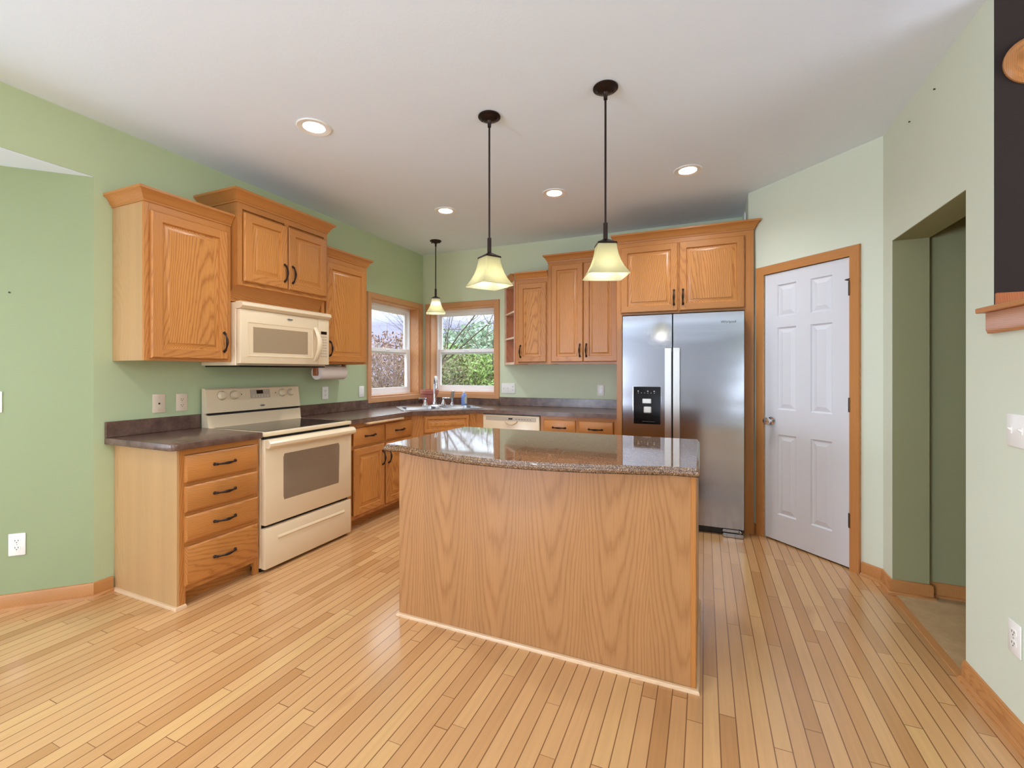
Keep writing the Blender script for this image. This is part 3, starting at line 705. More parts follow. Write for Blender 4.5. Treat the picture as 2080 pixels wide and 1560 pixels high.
for i in range(n):
    d1_, d2_ = (P2[i] - P2[i - 1]).normalized(), (P2[(i + 1) % n] - P2[i]).normalized()
    b = Vector((d1_.y, -d1_.x)) + Vector((d2_.y, -d2_.x)); b = b / max(b.dot(Vector((d1_.y, -d1_.x))), .2)
    rings.append([mb.bm.verts.new((P2[i].x + b.x * o, P2[i].y + b.y * o, z)) for o, z in pr])
for i in range(n):
    a, b = rings[i], rings[(i + 1) % n]
    for k in range(len(pr) - 1): mb.bm.faces.new((a[k], b[k], b[k + 1], a[k + 1]))
mb.bm.faces.new([r[-1] for r in rings]); mb.bm.faces.new([r[0] for r in rings][::-1])
t.part('granite_top', mb, 'granite')

# ------------------------------------------------------------------ electric range
t = Thing('range', F_L, (-2.35, 0, 0), 'bisque freestanding electric range with black ceramic cooktop', 'range')
a0, a1 = -2.7365, -1.9580; ac = (a0 + a1) / 2
t.part('body', MB().box(a0, a1, -.03, -.615, .03, .885), 'bisque')
t.part('foot_skirt', MB().box(a0 + .01, a1 - .01, -.05, -.600, 0, .03), 'gap')  # dark block stands in for shade under the range
mb = MB().box(a0, a1, -.03, -.655, .886, .914, bev=.006, seg=2); t.part('cooktop_frame', mb, 'bisque')
t.part('cooktop_glass', MB().box(a0 + .030, a1 - .030, -.115, -.622, .914, .9165, bev=.001), 'black_glass')
t.part('vent_gap', MB().box(a0 + .006, a1 - .006, -.60, -.640, .8685, .8858), 'gap')  # dark strip painting the shade between cooktop and oven door
dr = t.part('oven_door', MB().box(a0 + .003, a1 - .003, -.617, -.657, .308, .868, bev=.008, seg=2), 'bisque')
wv = [(-2.590, .447), (-2.100, .447), (-2.097, .470), (-2.090, .735), (-2.100, .757), (-2.588, .757), (-2.597, .735), (-2.596, .470)]
mb = MB(); v1 = [mb.bm.verts.new((p[0], -.6572, p[1])) for p in wv]; v2 = [mb.bm.verts.new((p[0] + (.012 if p[0] < ac else -.012), -.6592, p[1] + (.012 if p[1] < .6 else -.012))) for p in wv]
for i in range(8): mb.bm.faces.new((v1[i], v1[(i + 1) % 8], v2[(i + 1) % 8], v2[i]))
mb.bm.faces.new(v2); t.part('oven_window', mb, 'oven_glass', dr)
hp = [(-.657, .868), (-.657, .822), (-.668, .812), (-.690, .812), (-.704, .826), (-.706, .844), (-.692, .862), (-.675, .868)]
t.part('oven_handle', MB().prof_x(hp, a0 + .004, a1 - .004), 'bisque', dr)
wd_ = t.part('storage_drawer', MB().box(a0 + .003, a1 - .003, -.612, -.655, .022, .288, bev=.008, seg=2), 'bisque')
mb = MB(); mb.prof_x([(-.654, .222), (-.656, .220), (-.661, .206), (-.657, .198), (-.654, .195)], a0 + .10, a1 - .08); t.part('drawer_lip', mb, 'bisque', wd_)
t.part('side_gap', MB().box(a0 + .006, a1 - .006, -.605, -.618, .288, .308), 'gap')  # dark strip painting the shade between oven door and drawer
bgp = [(-.028, .914), (-.105, .914), (-.098, .925), (-.090, 1.000), (-.060, 1.006), (-.060, 1.016), (-.092, 1.018), (-.068, 1.180), (-.055, 1.190), (-.028, 1.190)]
bg_ = t.part('backguard', MB().prof_x(bgp, a0, a1), 'bisque')
t.part('backguard_slot', MB().box(a0 + .012, a1 - .012, -.0595, -.086, 1.003, 1.017), 'gap', bg_)  # near-black fill stands in for shade inside the slot
def onbg(z): return -.092 + (z - 1.018) / (1.180 - 1.018) * .024
tl = math.degrees(math.atan2(.024, .162))
def tilted(prof, a, z, m=0, mb=None, seg=24):
    mb = mb or MB(); n0 = len(mb.bm.verts); mb.lathe(prof, (0, 0, 0), 'y', seg, m); mb.bm.verts.ensure_lookup_table()
    vs = mb.bm.verts[n0:]; bmesh.ops.rotate(mb.bm, cent=(0, 0, 0), matrix=Matrix.Rotation(-R(tl), 3, 'X'), verts=vs); bmesh.ops.translate(mb.bm, vec=(a, onbg(z), z), verts=vs); return mb
for a, r in ((-2.625, .028), (-2.532, .028), (-2.122, .026), (-2.040, .024)):
    k = t.part('knob', tilted([(r + .003, 0), (r + .003, .002), (r, .004), (r * .92, .018), (r * .8, .024), (0, .025)], a, 1.138), 'bisque', bg_)
    t.part('dial_ring', tilted([(r + .006, 0.0004), (r + .006, .0012), (r + .0035, .0012), (r + .0035, .0004)], a, 1.138), 'dial_grey', k)
def bgbox(x0, x1, z0, z1, d): return [(x0, onbg(z0) - d, z0), (x1, onbg(z0) - d, z0), (x1, onbg(z1) - d, z1), (x0, onbg(z1) - d, z1)]
def slabbg(x0, x1, z0, z1, d):
    mb = MB(); f = [mb.bm.verts.new(p) for p in bgbox(x0, x1, z0, z1, d)]; b = [mb.bm.verts.new(p) for p in bgbox(x0, x1, z0, z1, -.001)]
    mb.bm.faces.new(f)
    for i in range(4): mb.bm.faces.new((f[i], f[(i + 1) % 4], b[(i + 1) % 4], b[i]))
    return mb
cp = t.part('control_panel', slabbg(-2.405, -2.235, 1.105, 1.172, .0012), 'bisque_g', bg_)
t.part('clock_display', slabbg(-2.352, -2.297, 1.138, 1.166, .0022), 'black', bg_)
mb = MB()
for k in range(6):
    for zz in (1.113, 1.124): mb.bm.verts.new; mb.face(bgbox(-2.385 + k * .024, -2.372 + k * .024, zz, zz + .005, .0024))
t.part('keypad', mb, 'ivory', bg_)
for a in (-2.475, -2.185): t.part('indicator_light', tilted([(.004, 0), (.004, .002), (0, .003)], a, 1.140, seg=10), 'slot', bg_)
lg = MB(); lg.lathe([(.018, 0), (.018, .002), (.014, .0035), (0, .0038)], (0, 0, 0), 'y', 24); bmesh.ops.scale(lg.bm, vec=(1.15, 1, .5), verts=lg.bm.verts); bmesh.ops.translate(lg.bm, vec=(-2.312, onbg(1.048), 1.048), verts=lg.bm.verts)
lo = t.part('badge', lg, 'silver', bg_); lettering(t, 'Whirlpool', .0085, (-2.312, onbg(1.048) - .0045, 1.048), 'slot', lo)

# ------------------------------------------------------------------ over-range microwave
t = Thing('microwave', F_L, (-2.34, 0, 1.35), 'bisque over-range microwave with bowed door handle under the raised cabinet', 'microwave')
a0, a1 = -2.7265, -1.9475
t.part('body', MB().box(a0, a1, -.003, -.365, 1.352, 1.780, bev=.004), 'bisque')
t.part('bottom_plate', MB().box(a0 + .02, a1 - .02, -.02, -.38, 1.342, 1.352), 'black')
t.part('vent_hood', MB().prof_x([(-.365, 1.786), (-.415, 1.786), (-.430, 1.776), (-.433, 1.756), (-.408, 1.736), (-.365, 1.736)], a0, a1), 'bisque')
dm = -2.064
dr = t.part('door', MB().box(a0 + .002, dm - .001, -.366, -.410, 1.365, 1.735, bev=.006, seg=2), 'bisque')
mb = MB().rings_rect([(-2.672, -2.120, 1.415, 1.652, -.4095), (-2.672, -2.120, 1.415, 1.652, -.4125), (-2.666, -2.126, 1.421, 1.646, -.4125), (-2.664, -2.128, 1.423, 1.644, -.4105)], (0, 0), 0); t.part('window_frame', mb, 'bisque', dr)
t.part('window_glass', MB().box(-2.632, -2.170, -.4095, -.4118, 1.443, 1.618), 'micro_glass', dr)
pts = [(-2.096, -.408 - .052 * math.sin(math.pi * k / 14) ** .8, 1.398 + .258 * k / 14) for k in range(15)]
mb = MB().tube(pts, [.011 + .004 * math.sin(math.pi * k / 14) for k in range(15)], 12); bmesh.ops.scale(mb.bm, vec=(1.5, 1, 1), space=Matrix.Translation((2.096, 0, 0)), verts=mb.bm.verts)
t.part('handle', mb, 'bisque', dr)
cp = t.part('control_panel', MB().box(dm + .001, a1 - .002, -.366, -.408, 1.365, 1.735, bev=.005, seg=2), 'bisque')
t.part('display', MB().box(-2.036, -1.976, -.407, -.4095, 1.612, 1.636), 'black', cp)
mb = MB()
for r_ in range(8):
    for c_ in range(3): mb.box(-2.038 + c_ * .023, -2.022 + c_ * .023, -.407, -.4092, 1.585 - r_ * .0225, 1.597 - r_ * .0225)
t.part('keypad', mb, 'bisque_g', cp)
lg = MB(); lg.lathe([(.02, 0), (.02, .003), (.015, .005), (0, .0055)], (0, 0, 0), 'y', 24); bmesh.ops.scale(lg.bm, vec=(1.3, 1, .5), verts=lg.bm.verts); bmesh.ops.translate(lg.bm, vec=(-2.335, -.4098, 1.700), verts=lg.bm.verts)
lo = t.part('badge', lg, 'silver', dr); lettering(t, 'Whirlpool', .010, (-2.335, -.4162, 1.700), 'slot', lo)

# ------------------------------------------------------------------ refrigerator
t = Thing('refrigerator', F_W, (3.08, -.45, 0), 'side-by-side stainless steel fridge with black ice and water dispenser', 'refrigerator')
t.part('body', MB().box(2.612, 3.556, -.03, -.745, .03, 1.775), 'black')
def fdoor(x0, x1):
    mb = MB(); N = 14; zs = [.062 + (1.787 - .062) * k / N for k in range(N + 1)]
    prof = [(-.750, .062)] + [(-.822 + (.006 if k in (0, N) else 0), z) for k, z in enumerate(zs)] + [(-.750, 1.787)]
    return MB().prof_x(prof, x0, x1)
dl = t.part('freezer_door', fdoor(2.616, 3.018), 'steel'); dr = t.part('fridge_door', fdoor(3.029, 3.553), 'steel')
for par, x in ((dl, 2.992), (dr, 3.056)):
    n = 13; pts = [(0, 0)] * n; mb = MB(); w2 = .025
    z0, z1 = .62, 1.508
    pro = [(-.822, z0), (-.862, z0 + .02), (-.880, z0 + .10), (-.884, (z0 + z1) / 2), (-.880, z1 - .10), (-.874, z1 - .004), (-.866, z1), (-.822, z1), (-.822, z1 - .03), (-.858, z1 - .035), (-.866, z1 - .10), (-.870, (z0 + z1) / 2), (-.866, z0 + .10), (-.850, z0 + .035), (-.822, z0 + .03)]
    t.part('handle', MB().prof_x(pro, x - w2, x + w2), 'nickel', par)
mb = MB().rings_rect([(2.702, 2.936, .858, 1.188, -.8225), (2.702, 2.936, .858, 1.188, -.8265), (2.706, 2.932, .862, 1.184, -.8275), (2.709, 2.929, .865, 1.181, -.8270)], (0, 0), 1)
dp = t.part('dispenser', mb, ['steel', 'black_gloss'], dl)
t.part('ice_chute', MB().box(2.782, 2.856, -.8275, -.8400, 1.040, 1.080, bev=.004), 'silver', dl)
t.part('water_paddle', MB().box(2.792, 2.856, -.8275, -.8360, .960, 1.014, bev=.006), 'silver', dl)
for k in range(6): t.part('button_mark', MB().box(2.746 + k * .026, 2.751 + k * .026, -.8270, -.8280, 1.127, 1.130), 'plate', dl)
for k in (0, 3, 5): t.part('indicator_light', MB().box(2.743 + k * .026, 2.753 + k * .026, -.8270, -.8280, 1.141, 1.146), 'plate', dl)
t.part('drip_tray', MB().box(2.782, 2.880, -.8270, -.8320, .884, .889), 'slot', dl)
lettering(t, 'Whirlpool', .026, (3.443, -.8228, 1.706), 'slot', dr)
t.part('toe_grille', MB().box(2.63, 3.40, -.74, -.775, .004, .058), 'black')
mb = MB().box(3.40, 3.548, -.74, -.845, .0, .032, bev=.004); mb.box(3.40, 3.530, -.74, -.828, .034, .058, bev=.004); mb.lathe([(.012, 0), (.012, .012), (.005, .016)], (3.525, -.828, .046), 'y', 14)
t.part('hinge_foot', mb, 'steel')
t.part('door_gasket', MB().box(2.617, 3.552, -.745, -.752, .065, 1.784), 'black')

# ------------------------------------------------------------------ dishwasher
t = Thing('dishwasher', F_W, (1.47, -.3, 0), 'bisque built-in dishwasher under the back counter', 'dishwasher')
t.part('body', MB().box(1.166, 1.780, -.02, -.580, .02, .870), 'bisque_g')
t.part('toe_panel', MB().box(1.170, 1.778, -.50, -.54, .0, .10), 'black')
dr = t.part('door', MB().box(1.166, 1.780, -.582, -.628, .105, .868, bev=.005, seg=2), 'bisque')
t.part('control_strip', MB().box(1.200, 1.748, -.627, -.6298, .814, .852, bev=.001), 'bisque_g', dr)
t.part('display', MB().box(1.452, 1.496, -.629, -.6308, .827, .842), 'black', dr)
for k in range(6): t.part('button_mark', MB().box(1.53 + k * .03, 1.547 + k * .03, -.629, -.6304, .829, .833), 'slot', dr)
arc = [(1.410 + .147 * k / 16, .808 - .036 * math.sin(math.pi * k / 16) ** .8) for k in range(17)]
mb = MB(); f_ = [mb.bm.verts.new((x, -.6285, z)) for x, z in arc]; g_ = [mb.bm.verts.new((x + (1.4835 - x) * .12, -.643, z + .004)) for x, z in arc]
for i in range(16): mb.bm.faces.new((f_[i], f_[i + 1], g_[i + 1], g_[i]))
mb.bm.faces.new(g_); mb.box(1.425, 1.542, -.628, -.640, .806, .8085); t.part('pocket_handle', mb, 'bisque', dr)

# ------------------------------------------------------------------ sink and what stands round it
t = Thing('sink', F_S, (0, -.87, CT1), 'stainless double-bowl corner sink set in the laminate counter', 'sink')
B1 = rrect(-.375, -.025, -1.105, -.735, .06); B2 = rrect(.025, .375, -1.105, -.735, .06)
t.part('rim', plate(MB(), [rrect(-.42, .42, -1.15, -.615, .03), B1, B2], CT1 + .0002, CT1 + .006), 'steel_sink')
for (bx0, bx1) in ((-.375, -.025), (.025, .375)):
    mb = MB(); rg = []
    for ins, z in ((0, CT1 + .004), (.008, CT1 - .12), (.03, CT1 - .165), (.12, CT1 - .17)):
        rg.append([mb.bm.verts.new((p[0], p[1], z)) for p in rrect(bx0 + ins, bx1 - ins, -1.105 + ins, -.735 - ins, max(.06 - ins * .3, .02))])
    for u, v in zip(rg, rg[1:]):
        for k in range(len(u)): mb.bm.faces.new((u[k], u[(k + 1) % len(u)], v[(k + 1) % len(u)], v[k]))
    mb.bm.faces.new(rg[-1]); b = t.part('bowl', mb, 'steel_sink')
    t.part('drain', MB().lathe([(.045, 0), (.045, .003), (.035, .001), (0, .001)], ((bx0 + bx1) / 2, -.92, CT1 - .1695), 'z', 20), 'chrome', b)
ZS = CT1 + .0062
t = Thing('faucet', F_S, (0, -.675, ZS), 'chrome gooseneck kitchen faucet with two lever handles behind the sink', 'faucet')
t.part('base_plate', MB().prism(rrect(-.135, .135, -.705, -.645, .028), ZS, ZS + .012, bev=.003), 'chrome')
pts = [(0, -.675, ZS + .06), (0, -.675, ZS + .24)] + [(0, -.675 - .055 * (1 - math.cos(k * math.pi / 10)), ZS + .24 + .09 * math.sin(k * math.pi / 10)) for k in range(1, 11)] + [(0, -.785, ZS + .205)]
sp_ = t.part('spout', MB().tube(pts, [.0125] * 2 + [.012] * 10 + [.0125], 14).lathe([(.024, .010), (.026, .02), (.017, .06), (.014, .10), (.0125, .13)], (0, -.675, ZS), 'z', 20), 'chrome')
t.part('spout_tip', MB().lathe([(.017, 0), (.018, .012), (.016, .024)], (0, -.785, ZS + .195), 'z', 18), 'chrome', sp_)
for s in (-1, 1):
    h = t.part('handle', MB().lathe([(.027, .011), (.025, .02), (.014, .055), (.012, .075), (.014, .082), (.009, .092), (0, .094)], (s * .103, -.675, ZS), 'z', 20), 'chrome')
    t.part('lever', MB().tube([(s * .100, -.675, ZS + .082), (s * .13, -.68, ZS + .086), (s * .165, -.69, ZS + .085), (s * .178, -.693, ZS + .085)], [.008, .006, .007, .0105], 12), 'chrome', h)
t = Thing('side_sprayer', F_S, (.205, -.675, ZS), 'chrome side sprayer standing right of the faucet', 'sprayer')
t.part('holder', MB().lathe([(.024, 0), (.024, .006), (.016, .02), (.014, .035)], (.205, -.675, ZS), 'z', 18), 'chrome')
t.part('spray_head', MB().tube([(.205, -.675, ZS + .03), (.205, -.675, ZS + .09), (.205, -.68, ZS + .135), (.205, -.70, ZS + .155), (.205, -.735, ZS + .150)], [.012, .015, .017, .017, .015], 14), 'nickel')
t = Thing('flower_pot', F_S, (0, -.41, CT1), 'empty terracotta flower pot in the counter corner behind the faucet', 'flower pot')
t.part('pot', MB().lathe([(.0, .002), (.066, 0), (.069, .004), (.092, .128), (.092, .13), (.104, .132), (.107, .172), (.104, .176), (.097, .176), (.093, .14), (.06, .02), (0, .018)], (0, -.41, CT1), 'z', 36, close=False), 'terracotta')
t = Thing('soap_bottle', F_S, (.345, -.675, ZS), 'blue soap bottle with a patterned label on the sink ledge', 'bottle')
t.part('bottle_body', MB().lathe([(.030, 0), (.033, .004), (.034, .09), (.033, .105), (.020, .125), (.014, .130), (.014, .136)], (.345, -.675, ZS), 'z', 24), 'blue_plastic')
t.part('cap', MB().lathe([(.0155, .1365), (.016, .14), (.015, .158), (.006, .160), (.005, .172)], (.345, -.675, ZS), 'z', 18), 'plate')
mb = MB(); lv = []
for z in (.018, .100):
    lv.append([mb.bm.verts.new((.345 + .0347 * math.sin(R(x)), -.675 - .0347 * math.cos(R(x)), ZS + z)) for x in range(-5, 95, 10)])
for i in range(9): mb.bm.faces.new((lv[0][i], lv[0][i + 1], lv[1][i + 1], lv[1][i]))
t.part('label', mb, 'label')

# paper towel holder under the cabinet
t = Thing('towel_holder', F_L, (-1.72, -.19, 1.31), 'wooden paper towel holder screwed under the cabinet by the window', 'holder')
zc = 1.300
for a in (-1.888, -1.560):
    t.part('arm', MB().box(a - .009, a + .009, -.165, -.215, zc - .026, 1.3745, bev=.004), 'oak_in')
t.part('rod', MB().lathe([(.012, -1.885), (.012, -1.563)], (0, -.19, zc), 'x', 14), 'oak_in')
prof = [(.022, -1.876), (.060, -1.876), (.0605, -1.874), (.0605, -1.574), (.060, -1.572), (.022, -1.572), (.022, -1.876)]
t2 = Thing('paper_towel_roll', F_L, (-1.72, -.19, zc), 'roll of white paper towel hanging below the cabinet', 'paper towel')
t2.part('roll', MB().lathe(prof, (0, -.19, zc), 'x', 40, close=False), 'paper')

# ------------------------------------------------------------------ outlets, switches
def plate_mb(a0, a1, z0, z1): return MB().box(a0, a1, -.0005, -.006, z0, z1, bev=.0035, seg=2)
def receptacle(th, parent, a, z, mat):
    mb = MB(); pts = [(a + .0165 * math.cos(k * math.pi / 12), z + max(-.0125, min(.0125, .0165 * math.sin(k * math.pi / 12)))) for k in range(24)]
    b = [mb.bm.verts.new((p[0], -.0055, p[1])) for p in pts]; f = [mb.bm.verts.new((p[0], -.0078, p[1])) for p in pts]; mb.bm.faces.new(f)
    for i in range(24): mb.bm.faces.new((b[i], b[(i + 1) % 24], f[(i + 1) % 24], f[i]))
    for dx in (-.0065, .0065): mb.box(a + dx - .0013, a + dx + .0013, -.0075, -.0083, z - .001, z + .007, 1)
    mb.lathe([(.0026, .0075), (.0026, .0083)], (a, 0, z - .0075), 'y', 10, 1)
    th.part('receptacle', mb, [mat, 'slot'], parent)
def outlet(frame, a, z, label, mat='plate', w_=.072, h_=.117, group=None):
    t = Thing('outlet', frame, (a, 0, z), label, 'outlet', 'wall outlets')
    p = t.part('cover_plate', plate_mb(a - w_ / 2, a + w_ / 2, z - h_ / 2, z + h_ / 2), mat)
    for dz in (-.0195, .0195): receptacle(t, None, a, z + dz, mat)
    t.part('screw', MB().lathe([(.003, .006), (.003, .0072), (0, .0074)], (a, 0, z), 'y', 10), 'silver', p); return t
def switch(frame, a0, a1, z0, z1, kinds, label, mat='plate'):
    t = Thing('light_switch', frame, ((a0 + a1) / 2, 0, (z0 + z1) / 2), label, 'light switch', 'light switches')
    p = t.part('cover_plate', plate_mb(a0, a1, z0, z1), mat); n = len(kinds); zc = (z0 + z1) / 2
    for i, k in enumerate(kinds):
        a = a0 + (a1 - a0) * (i + .5) / n
        if k == 't': t.part('toggle', MB().box(a - .005, a + .005, -.0055, -.0085, zc - .012, zc + .012).prof_x([(-.006, zc - .004), (-.017, zc + .005), (-.017, zc + .010), (-.006, zc + .006)], a - .0035, a + .0035), [mat])
        elif k == 'r': t.part('rocker', MB().box(a - .016, a + .016, -.0055, -.0090, zc - .033, zc + .033, bev=.002), mat)
        else:
            for dz in (-.0195, .0195): receptacle(t, None, a, zc + dz, mat)
    return t
t = Thing('cable_plate', F_L, (-2.991, 0, 1.102), 'ivory cable wall plate with one centre hole above the short counter', 'wall plate')
p = t.part('cover_plate', plate_mb(-3.029, -2.953, 1.042, 1.164), 'ivory')
t.part('socket', MB().lathe([(.006, .0055), (.006, .0075), (.0045, .0078), (0, .0075)], (-2.991, 0, 1.102), 'y', 14), 'slot')
for dz in (-.041, .041): t.part('screw', MB().lathe([(.003, .0058), (.003, .007), (0, .0072)], (-2.991, 0, 1.102 + dz), 'y', 10), 'silver', p)
outlet(F_L, -2.852, 1.102, 'ivory duplex outlet just left of the range backguard', 'ivory')
outlet(F_L, -1.597, 1.109, 'white duplex outlet below the paper towel roll')
switch(F_L, -1.150, -1.076, 1.045, 1.160, 'r', 'white rocker switch close to the left window casing')
switch(F_W, 1.090, 1.262, 1.054, 1.174, 'tto', 'white three-gang switch and outlet plate right of the back window')
outlet(F_W, 2.252, 1.108, 'white duplex outlet on the back wall near the fridge')
switch(F_R, 2.551, 2.667, 1.043, 1.161, 'tt', 'white double toggle switch on the right wall beneath the ledge')
outlet(F_R, 2.594, .360, 'white duplex outlet low on the right wall')
outlet(F_N, -.331, .354, 'white duplex outlet low on the bright green bay wall', h_=.122)
switch(F_N, -.466, -.392, 1.086, 1.202, 't', 'white switch plate at counter height on the bright green bay wall')
for fr_, a, z, lb in ((F_R, 1.987, 2.670, 'tiny dark nail high on the right wall, nearer the stair opening'), (F_R, 1.701, 2.659, 'tiny dark nail high on the right wall, nearer the pantry door'), (F_N, -.362, 1.747, 'tiny dark nail in the bright green bay wall')):
    single('nail', fr_, (a, 0, z), MB().lathe([(.003, 0), (.003, .005), (.0045, .0055), (.0045, .007), (0, .0075)], (a, 0, z), 'y', 10), 'slot', lb, 'nail', 'nails in the walls')

# ------------------------------------------------------------------ pantry door
t = Thing('door_1', F_D, (.316, 0, 0), kind='structure')
dw, dh = .448 * 2 ** .5, 2.072
t.part('casing', MB().sweep([(0, -.1), (0, .010), (.006, .013), (.02, .012), (.045, .018), (.062, .018), (.066, .012), (.066, -.001), (.001, -.001), (.001, -.1)], [(dw, 0), (dw, dh), (0, dh), (0, 0)], False, 'xz', ms=[0, 1, 0]), ['oak_tv', 'oak_th'])
x0, x1, z0, z1 = .004, dw - .004, .012, dh - .004
fy = .004
mb = MB(); mb.box(x0, x1, fy + .012, fy + .038, z0, z1)
cols = [(.108, .258), (.366, .516)]; rows = [(.214, .828), (1.018, 1.648), (1.731, 1.975)]
xs = sorted({x0, x1, *[v for c in cols for v in c]}); zs = sorted({z0, z1, *[v for r in rows for v in r]})
for i in range(len(xs) - 1):
    for k in range(len(zs) - 1):
        if (xs[i], xs[i + 1]) in cols and (zs[k], zs[k + 1]) in rows:
            A, B, C_, D_ = xs[i], xs[i + 1], zs[k], zs[k + 1]
            rr = lambda n_, dy: (A + n_, B - n_, C_ + n_, D_ - n_, fy + dy)
            mb.rings_rect([rr(0, 0), rr(.004, .006), rr(.008, .0095), rr(.014, .0095), rr(.040, .003), rr(.043, .002)], (0, 0), 0, False)
        else: mb.face([(xs[i], fy, zs[k]), (xs[i + 1], fy, zs[k]), (xs[i + 1], fy, zs[k + 1]), (xs[i], fy, zs[k + 1])])
for p in (((x0, fy, z0), (x0, fy, z1), (x0, fy + .012, z1), (x0, fy + .012, z0)), ((x1, fy, z0), (x1, fy, z1), (x1, fy + .012, z1), (x1, fy + .012, z0)), ((x0, fy, z1), (x1, fy, z1), (x1, fy + .012, z1), (x0, fy + .012, z1)), ((x0, fy, z0), (x1, fy, z0), (x1, fy + .012, z0), (x0, fy + .012, z0))): mb.face(p)
leaf = t.part('door_leaf', mb, 'white', smooth=False)
t.part('knob', MB().lathe([(.033, -fy), (.033, .001), (.030, .006), (.016, .010), (.013, .028), (.026, .040), (.030, .052), (.026, .064), (.012, .068), (0, .068)], (.062, 0, .927), 'y', 28), 'chrome', leaf)
for z in (1.86, 1.090, .328):
    hg = t.part('hinge', MB().lathe([(.008, z - .048), (.008, z + .048)], (dw + .002, -.008, 0), 'z', 12).box(dw - .012, dw - .002, .003, -.002, z - .045, z + .045), 'hinge', leaf)
    if z > 1.8: t.part('door_stop', MB().tube([(dw + .002, -.008, z + .052), (dw - .012, -.03, z + .056), (dw + .022, -.045, z + .056)], .004, 8), 'hinge', hg)

# ------------------------------------------------------------------ ledge, stair opening
mb = MB(); mb.box(2.430, 5.39, 0, -.042, 1.538, 1.558, bev=.003); mb.box(2.463, 5.39, .002, .165, 1.538, 1.558)
t = Thing('ledge_cap', F_R, (2.45, 0, 1.46), 'oak cap ledge with apron along the half wall at the right edge', 'ledge')
t.part('cap_board', mb, 'oak_h')
t.part('apron', MB().prof_x([(-.001, 1.537), (-.020, 1.537), (-.020, 1.472), (-.014, 1.458), (-.001, 1.458)], 2.452, 5.4), 'oak_h')
mb = MB(); mb.box(4.2885, 5.6, -2.475, -2.462, 1.5585, 1.612, bev=.003); struct('trim_2', mb, 'oak_in')
t = Thing('handrail', F_W, (4.50, -2.5, 2.47), 'round oak handrail end rosette on the dark stair wall', 'handrail')
t.part('rosette', MB().lathe([(.088, .0025), (.088, .010), (.078, .020), (.066, .022), (.060, .030), (.0, .031)], (4.398, -2.46, 2.478), 'y', 36), 'oak_tv')
t.part('rail', MB().tube([(4.398, -2.488, 2.478), (4.405, -2.62, 2.475), (4.43, -2.90, 2.47), (4.43, -3.4, 2.47)], .024, 14), 'oak_tv')

# ------------------------------------------------------------------ lights
def pendant(x, y, zb, phi, label):
    t = Thing('pendant_lamp', F_W, (x, y, H), label, 'pendant lamp', 'pendant lamps')
    t.part('canopy', MB().lathe([(.062, H - .0005), (.064, H - .003), (.064, H - .008), (.060, H - .011), (.052, H - .0125), (.047, H - .017), (.034, H - .024), (.016, H - .029), (.011, H - .036), (.0095, H - .064)], (x, y, 0), 'z', 32).lathe([(.006, H - .012), (.007, H - .024), (.004, H - .030), (0, H - .031)], (x - .040, y - .014, 0), 'z', 10).lathe([(.006, H - .012), (.007, H - .024), (.004, H - .030), (0, H - .031)], (x + .040, y + .014, 0), 'z', 10), 'bronze')
    mb = MB(); mb.tube([(x, y, H - .05), (x, y, zb + .27)], .0055, 10); t.part('rod', mb, 'bronze')
    v = Vector((CAM[0] - x, CAM[1] - y)).normalized(); r = Vector((-v.y, v.x)); c = v * math.cos(R(phi)) + r * math.sin(R(phi)); an = math.atan2(c.y, c.x)
    def sq(hw, z): return [(x + hw * 2 ** .5 * math.cos(an + k * math.pi / 2), y + hw * 2 ** .5 * math.sin(an + k * math.pi / 2), z) for k in range(4)]
    mb = MB(); mb.tube([(x, y, zb + .275), (x, y, zb + .188)], .0115, 14)
    a = [mb.bm.verts.new(p) for p in sq(.050, zb + .160)]; b = [mb.bm.verts.new(p) for p in sq(.048, zb + .168)]; c_ = [mb.bm.verts.new(p) for p in sq(.022, zb + .184)]; d_ = [mb.bm.verts.new(p) for p in sq(.010, zb + .192)]
    for u, w_ in ((a, b), (b, c_), (c_, d_)):
        for k in range(4): mb.bm.faces.new((u[k], u[(k + 1) % 4], w_[(k + 1) % 4], w_[k]))
    mb.bm.faces.new(a); mb.bm.faces.new(d_); t.part('socket_cap', mb, 'bronze')
    pr = [(.047, .160), (.050, .135), (.056, .105), (.066, .072), (.080, .040), (.097, .012), (.105, .002), (.103, -.001), (.094, .010), (.077, .038), (.063, .070), (.053, .103), (.047, .133), (.044, .158)]
    mb = MB(); rg = []
    for hw, z in pr:
        cs = sq(hw, zb + z); ring = []
        for k in range(4):
            p0, p1 = Vector(cs[k]), Vector(cs[(k + 1) % 4])
            for s in (.05, .35, .65, .95): ring.append(mb.bm.verts.new(p0.lerp(p1, s)))
        rg.append(ring)
    for u, w_ in zip(rg, rg[1:]):
        for k in range(16): mb.bm.faces.new((u[k], u[(k + 1) % 16], w_[(k + 1) % 16], w_[k]))
    t.part('shade', mb, 'shade')
    t.part('bulb', MB().lathe([(.0, .050), (.016, .054), (.026, .070), (.028, .085), (.022, .105), (.013, .120), (.013, .158)], (x, y, zb), 'z', 18), 'bulb')
    ld = bpy.data.lights.new('bulb_light', 'POINT'); ld.energy = 3.2; ld.shadow_soft_size = .03; ld.color = (1, .98, .93)
    lo = bpy.data.objects.new('bulb_light', ld); COL.objects.link(lo); lo.parent = t.e; lo.location = (0, 0, zb + .03 - H)
pendant(2.133, -2.458, 1.800, -14, 'bronze pendant lamp with square alabaster shade, left one over the island')
pendant(2.798, -2.458, 1.800, -33, 'bronze pendant lamp with square alabaster shade, right one over the island')
pendant(.499, -.484, 1.960, -43, 'smaller-looking bronze pendant lamp hanging above the corner sink')
